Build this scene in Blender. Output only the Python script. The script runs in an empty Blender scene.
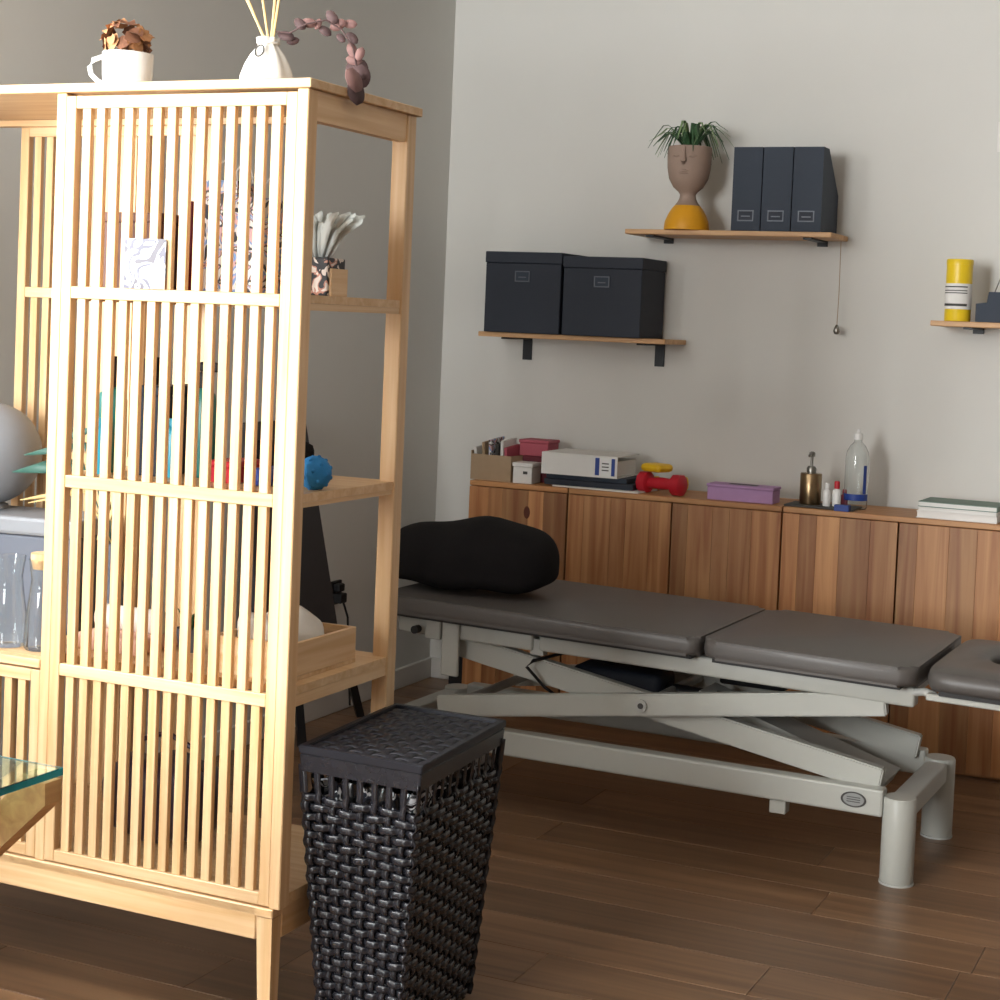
import bpy, bmesh, math, random
from mathutils import Vector, Matrix
random.seed(7)
SC = bpy.context.scene
COL = SC.collection

# ------------------------------------------------------------------ camera
CAM = Vector((1.7289, -2.7569, 1.4187))
YAW, PITCH, ROLL = math.radians(24.29), math.radians(-2.396), math.radians(2.413)
FL, PX, PY = 1699.0, 530.7, 393.3
_f = Vector((-math.sin(YAW)*math.cos(PITCH), math.cos(YAW)*math.cos(PITCH), math.sin(PITCH)))
_r0 = Vector((math.cos(YAW), math.sin(YAW), 0)); _u0 = _r0.cross(_f)
_r = math.cos(ROLL)*_r0 + math.sin(ROLL)*_u0
_u = -math.sin(ROLL)*_r0 + math.cos(ROLL)*_u0
cd = bpy.data.cameras.new('camera'); cam = bpy.data.objects.new('camera', cd); COL.objects.link(cam)
cam.matrix_world = Matrix(((_r.x, _u.x, -_f.x, CAM.x), (_r.y, _u.y, -_f.y, CAM.y), (_r.z, _u.z, -_f.z, CAM.z), (0, 0, 0, 1)))
cd.sensor_width = 36; cd.lens = FL/1000*36; cd.shift_x = (500-PX)/1000; cd.shift_y = -(500-PY)/1000
cd.clip_start = .05
SC.camera = cam

def on(px, py, ax, v):
    """world point where the photo pixel meets the plane axis=v"""
    d = _f + _r*((px-PX)/FL) - _u*((py-PY)/FL)
    i = 'xyz'.index(ax)
    return CAM + d*((v-CAM[i])/d[i])

# ------------------------------------------------------------------ world, lights, exposure
w = bpy.data.worlds.new('world'); SC.world = w; w.use_nodes = True
w.node_tree.nodes['Background'].inputs[0].default_value = (.75, .85, 1, 1)
w.node_tree.nodes['Background'].inputs[1].default_value = .6
SC.view_settings.view_transform = 'Standard'; SC.view_settings.look = 'None'
SC.view_settings.gamma = 1; SC.view_settings.use_curve_mapping = False
SC.view_settings.exposure = 0.36

# room limits
XL, XR, YB, YF, ZC = -1.345, 4.4, 3.19, -4.6, 2.75
WIN1 = (-1.75, -.3, 1.3, 2.6)          # y0,y1,z0,z1 in the left wall
FILLWIN = (-1.3, -.1, .8, 2.6)               # x0,x1,z0,z1 in the front wall, unseen opening added for fill
def area(name, loc, rot, sx, sy, power, col):
    l = bpy.data.lights.new(name, 'AREA'); l.shape = 'RECTANGLE'; l.size = sx; l.size_y = sy
    l.energy = power; l.color = col
    o = bpy.data.objects.new(name, l); COL.objects.link(o); o.location = loc; o.rotation_euler = rot
    return o
area('window_daylight', (XL-.16, (WIN1[0]+WIN1[1])/2, (WIN1[2]+WIN1[3])/2), (0, math.radians(-90), 0), WIN1[3]-WIN1[2], WIN1[1]-WIN1[0], 118, (1, 1, 1))
area('front_fill_daylight', ((FILLWIN[0]+FILLWIN[1])/2, YF-.16, (FILLWIN[2]+FILLWIN[3])/2), (math.radians(90), 0, 0), FILLWIN[1]-FILLWIN[0], FILLWIN[3]-FILLWIN[2], 350, (.985, 1, 1))  # added fill for the back wall, from behind the camera

# ------------------------------------------------------------------ materials
def s2l(c):
    c = c/255
    return c/12.92 if c <= .04045 else ((c+.055)/1.055)**2.4
def rgb(r, g, b): return (s2l(r), s2l(g), s2l(b), 1)
MATS = {}
def newmat(name):
    m = bpy.data.materials.new(name); m.use_nodes = True
    nt = m.node_tree; b = nt.nodes['Principled BSDF']
    MATS[name] = m
    return m, nt, b
def plain(name, col, rough=.5, metal=0, noise=.06, nscale=40, spec=.5, bump=0, trans=0, ior=1.45, coat=0):
    m, nt, b = newmat(name)
    b.inputs['Roughness'].default_value = rough; b.inputs['Metallic'].default_value = metal
    b.inputs['Specular IOR Level'].default_value = spec
    b.inputs['Transmission Weight'].default_value = trans; b.inputs['IOR'].default_value = ior
    b.inputs['Coat Weight'].default_value = coat
    n = nt.nodes.new('ShaderNodeTexNoise'); n.inputs['Scale'].default_value = nscale; n.inputs['Detail'].default_value = 3
    tc = nt.nodes.new('ShaderNodeTexCoord'); nt.links.new(tc.outputs['Object'], n.inputs['Vector'])
    mx = nt.nodes.new('ShaderNodeMix'); mx.data_type = 'RGBA'
    mx.inputs[6].default_value = tuple(c*(1-noise) for c in col[:3])+(1,)
    mx.inputs[7].default_value = tuple(min(1, c*(1+noise)) for c in col[:3])+(1,)
    nt.links.new(n.outputs['Fac'], mx.inputs[0]); nt.links.new(mx.outputs[2], b.inputs['Base Color'])
    if bump:
        bp = nt.nodes.new('ShaderNodeBump'); bp.inputs['Strength'].default_value = bump; bp.inputs['Distance'].default_value = .003
        nt.links.new(n.outputs['Fac'], bp.inputs['Height']); nt.links.new(bp.outputs['Normal'], b.inputs['Normal'])
    return m
def wood(name, ca, cb, axis='z', rough=.45, scale=1.0, var=.25, knots=0, dark=None):
    """streaky wood, grain along the given object axis, tone shifted per object"""
    m, nt, b = newmat(name)
    N = nt.nodes.new; L = nt.links.new
    tc = N('ShaderNodeTexCoord'); oi = N('ShaderNodeObjectInfo')
    mp = N('ShaderNodeMapping'); st = {'x': (1.2, 28, 28), 'y': (28, 1.2, 28), 'z': (28, 28, 1.2)}[axis]
    mp.inputs['Scale'].default_value = tuple(s*scale for s in st)
    ad = N('ShaderNodeVectorMath'); ad.operation = 'ADD'
    mu = N('ShaderNodeVectorMath'); mu.operation = 'SCALE'; mu.inputs[0].default_value = (3.1, 5.7, 4.3)
    L(oi.outputs['Random'], mu.inputs['Scale']); L(tc.outputs['Object'], ad.inputs[0]); L(mu.outputs[0], ad.inputs[1])
    L(ad.outputs[0], mp.inputs['Vector'])
    n = N('ShaderNodeTexNoise'); n.inputs['Scale'].default_value = 1.5; n.inputs['Detail'].default_value = 5; n.inputs['Distortion'].default_value = .6
    L(mp.outputs[0], n.inputs['Vector'])
    rp = N('ShaderNodeValToRGB'); rp.color_ramp.elements[0].position = .32; rp.color_ramp.elements[1].position = .68
    rp.color_ramp.elements[0].color = cb; rp.color_ramp.elements[1].color = ca
    if dark is not None:
        e = rp.color_ramp.elements.new(.25); e.color = dark
    L(n.outputs['Fac'], rp.inputs[0])
    hs = N('ShaderNodeHueSaturation')
    ma = N('ShaderNodeMapRange'); ma.inputs[3].default_value = 1-var; ma.inputs[4].default_value = 1+var
    L(oi.outputs['Random'], ma.inputs[0]); L(ma.outputs[0], hs.inputs['Value']); L(rp.outputs[0], hs.inputs['Color'])
    L(hs.outputs[0], b.inputs['Base Color'])
    b.inputs['Roughness'].default_value = rough
    bp = N('ShaderNodeBump'); bp.inputs['Strength'].default_value = .12; bp.inputs['Distance'].default_value = .001
    L(n.outputs['Fac'], bp.inputs['Height']); L(bp.outputs[0], b.inputs['Normal'])
    return m
def patchy(name, cols, scale=20, rough=.6, kind='noise'):
    """flat print: hard-edged patches of several colours"""
    m, nt, b = newmat(name)
    N = nt.nodes.new; L = nt.links.new
    tc = N('ShaderNodeTexCoord')
    if kind == 'noise':
        n = N('ShaderNodeTexNoise'); n.inputs['Detail'].default_value = 1.5; n.inputs['Distortion'].default_value = .8
    else:
        n = N('ShaderNodeTexVoronoi')
    n.inputs['Scale'].default_value = scale; L(tc.outputs['Object'], n.inputs['Vector'])
    rp = N('ShaderNodeValToRGB'); rp.color_ramp.interpolation = 'CONSTANT'
    k = len(cols); lo, hi = (.34, .66) if kind == 'noise' else (.1, .6)
    els = rp.color_ramp.elements
    els[0].position = 0; els[0].color = cols[0]; els[1].position = lo+(hi-lo)/k; els[1].color = cols[1]
    for i in range(2, k):
        e = els.new(lo+(hi-lo)*i/k); e.color = cols[i]
    L(n.outputs[0], rp.inputs[0]); L(rp.outputs[0], b.inputs['Base Color'])
    b.inputs['Roughness'].default_value = rough
    return m
def glassy(name, tint=(1, 1, 1, 1), rough=.02, ior=1.45):
    m, nt, b = newmat(name)
    b.inputs['Base Color'].default_value = tint; b.inputs['Transmission Weight'].default_value = 1
    b.inputs['Roughness'].default_value = rough; b.inputs['IOR'].default_value = ior
    return m
def pane_mat(name):
    m, nt, b = newmat(name)
    N = nt.nodes.new
    tr = N('ShaderNodeBsdfTransparent'); gl = N('ShaderNodeBsdfGlossy'); gl.inputs['Roughness'].default_value = .02
    mx = N('ShaderNodeMixShader'); mx.inputs[0].default_value = .06
    nt.links.new(tr.outputs[0], mx.inputs[1]); nt.links.new(gl.outputs[0], mx.inputs[2])
    nt.links.new(mx.outputs[0], nt.nodes['Material Output'].inputs['Surface'])
    return m

M = {}
M['wall'] = plain('wall_paint', rgb(215, 214, 209), .85, noise=.02, nscale=6, bump=.05)
M['lowbounce'] = plain('low_bounce_wall_paint', rgb(128, 120, 112), .85, noise=.02, nscale=6)  # darker tone put on the unseen walls to cut bounced light
M['ceil'] = plain('ceiling_paint', rgb(225, 223, 218), .9, noise=.01)
M['white'] = plain('white_paint', rgb(215, 213, 208), .45, noise=.02)
M['plank'] = wood('floor_laminate', rgb(134, 102, 74), rgb(101, 74, 52), 'x', .36, .55, .2, dark=rgb(92, 66, 46))
M['sub'] = plain('underlay', rgb(40, 30, 24), .8)
BA, BB = rgb(226, 194, 152), rgb(206, 165, 116)
for a in 'xyz': M['bam'+a] = wood('bamboo_'+a, BA, BB, a, .42, 1.2, .07)
M['bamedge'] = wood('bamboo_edge', rgb(212, 170, 112), rgb(186, 138, 84), 'y', .5, 1.2, .05)
M['pine'] = wood('pine_stave', rgb(188, 138, 90), rgb(150, 94, 54), 'z', .5, .8, .3)
M['pinex'] = wood('pine_board', rgb(200, 148, 96), rgb(176, 120, 72), 'x', .5, .8, .1)
M['knot'] = plain('pine_knot', rgb(96, 44, 24), .5, noise=.25, nscale=120)
M['shelfw'] = wood('shelf_oak', rgb(212, 170, 122), rgb(188, 142, 96), 'x', .5, 1, .06)
M['navy'] = plain('navy_card', rgb(42, 52, 66), .65, noise=.08, nscale=200)
M['navyd'] = plain('navy_card_deep', rgb(36, 42, 54), .65, noise=.08, nscale=200)
M['blackm'] = plain('black_metal', rgb(28, 32, 38), .45)
M['steel'] = plain('brushed_steel', rgb(150, 148, 142), .3, 1)
M['pewter'] = plain('dull_pewter', rgb(96, 100, 108), .5, .5)
M['bronze'] = plain('bronze_steel', rgb(150, 128, 98), .28, 1)
M['frame'] = plain('grey_enamel', rgb(176, 177, 170), .4, noise=.02)
M['framed'] = plain('grey_enamel_satin', rgb(176, 177, 172), .5, noise=.02)
M['vinyl'] = plain('grey_vinyl', rgb(84, 80, 77), .42, noise=.04, nscale=300, bump=.06)
M['vinylseam'] = plain('dark_vinyl', rgb(38, 37, 37), .6)
M['blackcloth'] = plain('black_cloth', rgb(24, 22, 23), .9, noise=.15, nscale=90, spec=.2, bump=.2)
M['wicker'] = plain('black_strap', rgb(34, 35, 41), .26, noise=.15, nscale=60, spec=.7)
M['wickerlid'] = plain('black_lid', rgb(24, 25, 33), .45, noise=.1, nscale=80)
M['bag'] = patchy('bag_plastic', [rgb(26, 26, 28), rgb(30, 30, 34), rgb(40, 42, 50), rgb(205, 206, 210), rgb(34, 36, 40), rgb(180, 184, 190)], 22, .25)
M['blackp'] = plain('black_plastic', rgb(26, 26, 28), .45)
M['darkgrey'] = plain('dark_grey_board', rgb(58, 57, 60), .6)
M['glass'] = glassy('clear_glass', (.95, .98, .98, 1))
M['dglass'] = glassy('desk_glass', (.62, .88, .86, 1), .01, 1.5)
M['gedge'] = plain('desk_glass_edge', rgb(40, 150, 156), .12, noise=.25, nscale=25, trans=.35)
M['pane'] = pane_mat('window_pane')
M['ceramic'] = plain('white_ceramic', rgb(236, 236, 234), .25, noise=.01)
M['globe'] = plain('pale_globe', rgb(128, 132, 138), .5, noise=.02)
M['greybox'] = plain('pale_grey_box', rgb(92, 98, 110), .6, noise=.03)
M['cloth'] = plain('white_cloth', rgb(226, 222, 214), .9, noise=.04, nscale=60, bump=.3)
M['reed'] = plain('reed', rgb(214, 184, 130), .6, noise=.1)
M['mauve'] = plain('dried_eucalyptus', rgb(128, 96, 92), .7, noise=.2, nscale=50)
M['mauved'] = plain('dried_eucalyptus_dark', rgb(86, 66, 66), .7, noise=.2, nscale=50)
M['dryfl'] = plain('dried_petal', rgb(176, 126, 84), .8, noise=.35, nscale=60)
M['dryfd'] = plain('dried_petal_dark', rgb(112, 72, 50), .8, noise=.35, nscale=60)
M['taupe'] = plain('taupe_clay', rgb(156, 134, 120), .75, noise=.06, nscale=40)
M['mustard'] = plain('mustard_glaze', rgb(226, 160, 28), .5, noise=.05)
M['leaf'] = plain('spider_leaf', rgb(62, 96, 62), .5, noise=.2, nscale=50)
M['leafl'] = plain('spider_leaf_pale', rgb(126, 150, 106), .5, noise=.2, nscale=50)
M['teal'] = plain('teal_plastic', rgb(40, 128, 122), .3, noise=.05)
M['cyan'] = plain('cyan_plastic', rgb(50, 168, 196), .3, noise=.05)
M['darkred'] = plain('dark_red', rgb(120, 34, 44), .5, noise=.05)
M['red'] = plain('red_vinyl', rgb(190, 32, 48), .4, noise=.05)
M['yellow'] = plain('yellow_vinyl', rgb(232, 186, 30), .4, noise=.05)
M['brown'] = plain('brown_card', rgb(120, 92, 84), .7, noise=.08)
M['card'] = plain('kraft_card', rgb(170, 146, 118), .8, noise=.06)
M['paper'] = plain('white_paper', rgb(228, 226, 222), .8, noise=.02)
M['pink'] = plain('dusty_pink', rgb(176, 84, 98), .6, noise=.05)
M['maroon'] = plain('maroon', rgb(96, 26, 40), .6, noise=.05)
M['blue'] = plain('blue_print', rgb(36, 64, 140), .5, noise=.03)
M['bluecard'] = plain('blue_sponge', rgb(44, 128, 190), .8, noise=.15, nscale=120, bump=.4)
M['lilac'] = plain('lilac_card', rgb(178, 140, 184), .7, noise=.04)
M['greenbook'] = plain('green_cover', rgb(112, 134, 122), .6, noise=.06)
M['canyel'] = plain('yellow_tin', rgb(234, 200, 40), .35, noise=.04)
M['ink'] = plain('dark_ink', rgb(70, 68, 66), .6)
M['purple'] = plain('dark_purple_bag', rgb(58, 44, 58), .35, noise=.3, nscale=30)
M['floral'] = patchy('floral_print', [rgb(226, 214, 204), rgb(34, 36, 40), rgb(38, 40, 44), rgb(44, 46, 50), rgb(196, 140, 120), rgb(230, 220, 210)], 34, .5)
M['speck'] = patchy('speckled_print', [rgb(40, 44, 56), rgb(220, 214, 210), rgb(120, 150, 196), rgb(212, 170, 170), rgb(60, 54, 58), rgb(232, 230, 226)], 26, .5)
M['photo'] = patchy('photo_print', [rgb(56, 50, 62), rgb(168, 182, 204), rgb(60, 58, 76), rgb(196, 200, 210), rgb(120, 146, 182), rgb(176, 128, 110)], 19, .3)
M['plume'] = plain('white_plume', rgb(206, 212, 208), .8, noise=.06)
M['sage'] = plain('sage_leaf', rgb(54, 92, 82), .5, noise=.15)
M['straw'] = plain('straw', rgb(186, 162, 110), .8, noise=.2)
M['towel'] = plain('peach_towel', rgb(222, 178, 158), .9, noise=.06, bump=.3)
M['seal'] = plain('etched_seal', rgb(140, 142, 140), .5)

# ------------------------------------------------------------------ mesh helpers
def mark(o, label=None, cat=None, group=None, kind=None):
    if label: o['label'] = label
    if cat: o['category'] = cat
    if group: o['group'] = group
    if kind: o['kind'] = kind
    return o
def thing(name, label, cat, loc=(0, 0, 0), rz=0, group=None):
    o = bpy.data.objects.new(name, None); COL.objects.link(o); o.empty_display_size = .05
    o.location = loc; o.rotation_euler = (0, 0, rz)
    return mark(o, label, cat, group)
def obj(name, bm, mat, parent=None, loc=(0, 0, 0), rot=(0, 0, 0), smooth=False, mats=None):
    me = bpy.data.meshes.new(name)
    bmesh.ops.recalc_face_normals(bm, faces=bm.faces)
    bm.to_mesh(me); bm.free()
    for mm in (mats or [mat]): me.materials.append(M[mm] if isinstance(mm, str) else mm)
    if smooth:
        me.polygons.foreach_set('use_smooth', [True]*len(me.polygons))
        if smooth != 'all': me.set_sharp_from_angle(angle=math.radians(40))
    o = bpy.data.objects.new(name, me); COL.objects.link(o)
    o.location = loc; o.rotation_euler = rot; o.parent = parent
    return o
def box(x0, x1, y0, y1, z0, z1, bev=0, seg=2, bm=None):
    b2 = bmesh.new()
    bmesh.ops.create_cube(b2, size=1, matrix=Matrix.Translation(((x0+x1)/2, (y0+y1)/2, (z0+z1)/2)) @ Matrix.Diagonal((abs(x1-x0), abs(y1-y0), abs(z1-z0), 1)))
    if bev: bmesh.ops.bevel(b2, geom=b2.edges[:], offset=bev, segments=seg, profile=.5, affect='EDGES')
    if bm is None: return b2
    return merge(bm, b2)
def merge(bm, b2):
    me = bpy.data.meshes.new('t'); b2.to_mesh(me); b2.free(); bm.from_mesh(me); bpy.data.meshes.remove(me)
    return bm
def lathe(prof, n=32, bm=None, cx=0, cy=0):
    bm = bm or bmesh.new(); rings = []
    for r, z in prof:
        if r < 1e-5: rings.append([bm.verts.new((cx, cy, z))])
        else: rings.append([bm.verts.new((cx+r*math.cos(2*math.pi*i/n), cy+r*math.sin(2*math.pi*i/n), z)) for i in range(n)])
    for a, b in zip(rings, rings[1:]):
        for i in range(n):
            j = (i+1) % n
            if len(a) == 1 and len(b) == 1: continue
            if len(a) == 1: bm.faces.new((a[0], b[i], b[j]))
            elif len(b) == 1: bm.faces.new((a[i], a[j], b[0]))
            else: bm.faces.new((a[i], a[j], b[j], b[i]))
    return bm
def tube(pts, r, n=8, bm=None, flat=1.0, caps=True):
    bm = bm or bmesh.new(); pts = [Vector(p) for p in pts]; rings = []
    for i, p in enumerate(pts):
        t = (pts[min(i+1, len(pts)-1)]-pts[max(i-1, 0)]).normalized()
        a = t.cross(Vector((0, 0, 1)) if abs(t.z) < .95 else Vector((1, 0, 0))).normalized(); b = t.cross(a)
        rr = r[i] if isinstance(r, (list, tuple)) else r
        rings.append([bm.verts.new(p+a*rr*math.cos(2*math.pi*k/n)+b*rr*flat*math.sin(2*math.pi*k/n)) for k in range(n)])
    for a, b in zip(rings, rings[1:]):
        for k in range(n): bm.faces.new((a[k], a[(k+1) % n], b[(k+1) % n], b[k]))
    if caps:
        bm.faces.new(rings[0][::-1]); bm.faces.new(rings[-1])
    return bm
def prism(poly, d0, d1, plane='xz', bm=None):
    """extrude a 2D polygon; plane xz -> extruded in y, yz -> in x, xy -> in z"""
    bm = bm or bmesh.new()
    def P(a, b, d): return {'xz': (a, d, b), 'yz': (d, a, b), 'xy': (a, b, d)}[plane]
    A = [bm.verts.new(P(a, b, d0)) for a, b in poly]; B = [bm.verts.new(P(a, b, d1)) for a, b in poly]
    n = len(poly)
    bm.faces.new(A); bm.faces.new(B[::-1])
    for i in range(n): bm.faces.new((A[i], B[i], B[(i+1) % n], A[(i+1) % n]))
    return bm
def ribbon(pts, wid, up, bm=None, th=.0006):
    """a leaf blade along pts, width list, thickness th; up is a rough normal"""
    bm = bm or bmesh.new(); pts = [Vector(p) for p in pts]; top = []; bot = []
    for i, p in enumerate(pts):
        t = (pts[min(i+1, len(pts)-1)]-pts[max(i-1, 0)]).normalized()
        s = t.cross(Vector(up)).normalized(); nn = s.cross(t)
        top.append([bm.verts.new(p+s*wid[i]+nn*th), bm.verts.new(p-s*wid[i]+nn*th)])
        bot.append([bm.verts.new(p+s*wid[i]-nn*th), bm.verts.new(p-s*wid[i]-nn*th)])
    for i in range(len(pts)-1):
        bm.faces.new((top[i][0], top[i][1], top[i+1][1], top[i+1][0]))
        bm.faces.new((bot[i][0], bot[i+1][0], bot[i+1][1], bot[i][1]))
        bm.faces.new((top[i][0], top[i+1][0], bot[i+1][0], bot[i][0]))
        bm.faces.new((top[i][1], bot[i][1], bot[i+1][1], top[i+1][1]))
    bm.faces.new((top[0][0], bot[0][0], bot[0][1], top[0][1]))
    bm.faces.new((top[-1][0], top[-1][1], bot[-1][1], bot[-1][0]))
    return bm
def blob(rx, ry, rz, e1=1, e2=1, nu=32, nv=18, fn=None):
    """superellipsoid"""
    bm = bmesh.new()
    def sg(v, e): return math.copysign(abs(v)**e, v)
    rows = []
    for j in range(nv+1):
        ph = -math.pi/2+math.pi*j/nv; row = []
        if j in (0, nv): 
            p = Vector((0, 0, math.copysign(rz, ph))); rows.append([bm.verts.new(fn(p) if fn else p)]); continue
        for i in range(nu):
            th = 2*math.pi*i/nu
            p = Vector((rx*sg(math.cos(ph), e1)*sg(math.cos(th), e2), ry*sg(math.cos(ph), e1)*sg(math.sin(th), e2), rz*sg(math.sin(ph), e1)))
            row.append(bm.verts.new(fn(p) if fn else p))
        rows.append(row)
    for a, b in zip(rows, rows[1:]):
        for i in range(nu):
            j = (i+1) % nu
            if len(a) == 1: bm.faces.new((a[0], b[j], b[i]))
            elif len(b) == 1: bm.faces.new((a[i], a[j], b[0]))
            else: bm.faces.new((a[i], a[j], b[j], b[i]))
    return bm
def dup(o, parent, loc=None):
    c = o.copy(); COL.objects.link(c); c.parent = parent
    if loc is not None: c.location = loc
    return c
def struct(name, bm, mat, smooth=False):
    return mark(obj(name, bm, mat, smooth=smooth), kind='structure')

# ------------------------------------------------------------------ room shell
fl = struct('floor', box(XL-.1, XR+.1, YF-.1, YB+.1, -.06, -.012), 'sub')
PW, PLN = .19, 1.28
protos = {}
row = 0; y = YB
while y > YF:
    y0 = max(y-PW, YF)
    x = XL - random.random()*PLN*.9
    while x < XR:
        a, b = max(x, XL), min(x+PLN, XR)
        if b-a > .02:
            key = (round(b-a, 3), round(y-y0, 3))
            if key not in protos:
                o = obj('plank', box(0, b-a-.0012, 0, y-y0-.0012, -.012, 0, .0012, 1), 'plank', fl, (a, y0, 0)); protos[key] = o
            else: dup(protos[key], fl, (a, y0, 0))
        x += PLN
    y -= PW; row += 1
struct('ceiling', box(XL-.1, XR+.1, YF-.1, YB+.1, ZC, ZC+.1), 'ceil')
struct('wall_back', box(XL-.1, XR+.1, YB, YB+.1, -.06, ZC), 'wall')
struct('wall_right', box(XR, XR+.1, YF, YB, -.06, ZC), 'lowbounce')
y0, y1, z0, z1 = WIN1
bm = box(XL-.15, XL, YF, y0, -.06, ZC); box(XL-.15, XL, y1, YB, -.06, ZC, bm=bm); box(XL-.15, XL, y0, y1, -.06, z0, bm=bm); box(XL-.15, XL, y0, y1, z1, ZC, bm=bm)
struct('wall_left', bm, 'wall')
wn = struct('window_1', box(XL-.12, XL-.06, y0, y1, z0, z0+.05), 'white')
for nm, bb in (('window_frame', box(XL-.12, XL-.06, y0, y1, z1-.05, z1)), ('window_frame', box(XL-.12, XL-.06, y0, y0+.05, z0+.05, z1-.05)), ('window_frame', box(XL-.12, XL-.06, y1-.05, y1, z0+.05, z1-.05)),
               ('window_frame', box(XL-.12, XL-.06, (y0+y1)/2-.03, (y0+y1)/2+.03, z0+.05, z1-.05)), ('window_sill', box(XL-.06, XL+.08, y0-.04, y1+.04, z0-.03, z0-.0005))):
    obj(nm, bb, 'white', wn)
for a, b in ((y0+.05, (y0+y1)/2-.03), ((y0+y1)/2+.03, y1-.05)): obj('pane', box(XL-.093, XL-.088, a, b, z0+.05, z1-.05), 'pane', wn)
x0, x1, z0, z1 = FILLWIN
bm = box(XL-.1, x0, YF-.15, YF, -.06, ZC); box(x1, XR+.1, YF-.15, YF, -.06, ZC, bm=bm); box(x0, x1, YF-.15, YF, -.06, z0, bm=bm); box(x0, x1, YF-.15, YF, z1, ZC, bm=bm)
struct('wall_front', bm, 'lowbounce')
wn = struct('fill_window', box(x0, x1, YF-.12, YF-.06, z0, z0+.06), 'white')  # unseen window, added to carry the fill light
xm = (x0+x1)/2
for bb in (box(x0, x1, YF-.12, YF-.06, z1-.06, z1), box(x0, x0+.06, YF-.12, YF-.06, z0+.06, z1-.06), box(x1-.06, x1, YF-.12, YF-.06, z0+.06, z1-.06), box(xm-.03, xm+.03, YF-.12, YF-.06, z0+.06, z1-.06)):
    obj('window_frame', bb, 'white', wn)
for a, b in ((x0+.06, xm-.03), (xm+.03, x1-.06)): obj('pane', box(a, b, YF-.093, YF-.088, z0+.06, z1-.06), 'pane', wn)
struct('baseboard_left', box(XL, XL+.014, YF, YB, 0, .078, .003, 1), 'white')
struct('baseboard_back', box(XL+.014, XR, YB-.014, YB, 0, .078, .003, 1), 'white')
struct('baseboard_right', box(XR-.014, XR, YF, YB-.014, 0, .078, .003, 1), 'white')

# ------------------------------------------------------------------ slatted bamboo cabinet
CB = thing('slatted_cabinet', 'tall bamboo open wardrobe with sliding slatted doors dividing the room', 'cabinet', (0, 0, 0))
CW, CDp = 1.19, .43
for x in (-CW, -.597, -.025):       # front posts
    obj('post', box(x, x+.025, 0, .035, .267, 1.842, .002, 1), 'bamz', CB)
for x in (-CW, -.038):
    obj('post', box(x, x+.038, CDp-.036, CDp, .267, 1.842, .002, 1), 'bamz', CB)
obj('top_panel', box(-CW-.005, .006, -.004, CDp+.014, 1.843, 1.861, .0015, 1), 'bamx', CB)
for x in (-CW+.003, -.028): obj('side_rail', box(x, x+.024, .035, CDp-.036, 1.785, 1.842), 'bamy', CB)
obj('back_rail', box(-CW+.038, -.038, CDp-.03, CDp-.006, 1.828, 1.842), 'bamx', CB)
def shelf(x0, x1, z0, z1, rail=True):
    s = obj('shelf', box(x0, x1, .028, CDp-.012, z1-.016, z1), 'bamx', CB)
    for xx in (x0, x1-.02): obj('shelf_rail', box(xx, xx+.02, .036, CDp-.037, z0, z1-.0165), 'bamy', s)
    obj('shelf_rail', box(x0+.02, x1-.02, CDp-.034, CDp-.014, z0, z1-.0165), 'bamx', s)
for z0, z1 in ((1.424, 1.453), (1.043, 1.069), (.656, .695)): shelf(-.58, -.004, z0, z1)
shelf(-CW+.004, -.605, .661, .682)
obj('bottom_shelf', box(-CW+.004, -.004, .012, CDp-.006, .268, .29), 'bamx', CB)
obj('board_front', box(-CW+.025, -.598, -.001, .024, .6645, .682, .0015, 1), 'bamx', CB)
# sliding door (front)
def door(x0, x1, y0, y1, z0, z1, rails, n, st=.024):
    d = obj('door', box(x0, x0+st, y0, y1, z0, z1, .0015, 1), 'bamz', CB)
    obj('stile', box(x1-st, x1, y0, y1, z0, z1, .0015, 1), 'bamz', d)
    for a, b in [(z0, z0+.024), (z1-.025, z1)]+rails:
        obj('rail', box(x0+st, x1-st, y0+.0005, y1-.004, a, b, .0015, 1), 'bamx', d)
    inner = x1-x0-2*st; sw = .0198; gap = (inner-n*sw)/(n+1)
    zs = sorted([z0+.024]+[q for r_ in rails for q in r_]+[z1-.025])
    for k in range(0, len(zs)-1, 2):
        a, b = zs[k], zs[k+1]; first = None
        for i in range(n):
            X = x0+st+gap+i*(sw+gap)
            if first is None: first = obj('slat', box(0, sw, 0, .012, 0, b-a, .001, 1), 'bamz', d, (X, y0+.004, a))
            else: dup(first, d, (X, y0+.004, a))
    return d
DR = [(1.428, 1.452), (1.043, 1.068), (.656, .681)]
door(-.572, -.0245, 0, .02, .270, 1.836, DR, 14)
door(-1.062, -.514, CDp-.002, CDp+.016, .270, 1.832, DR, 14)     # the rear sliding door
# fixed low slatted front, left half
door(-CW+.026, -.5975, .001, .02, .270, .660, [], 14)
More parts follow.
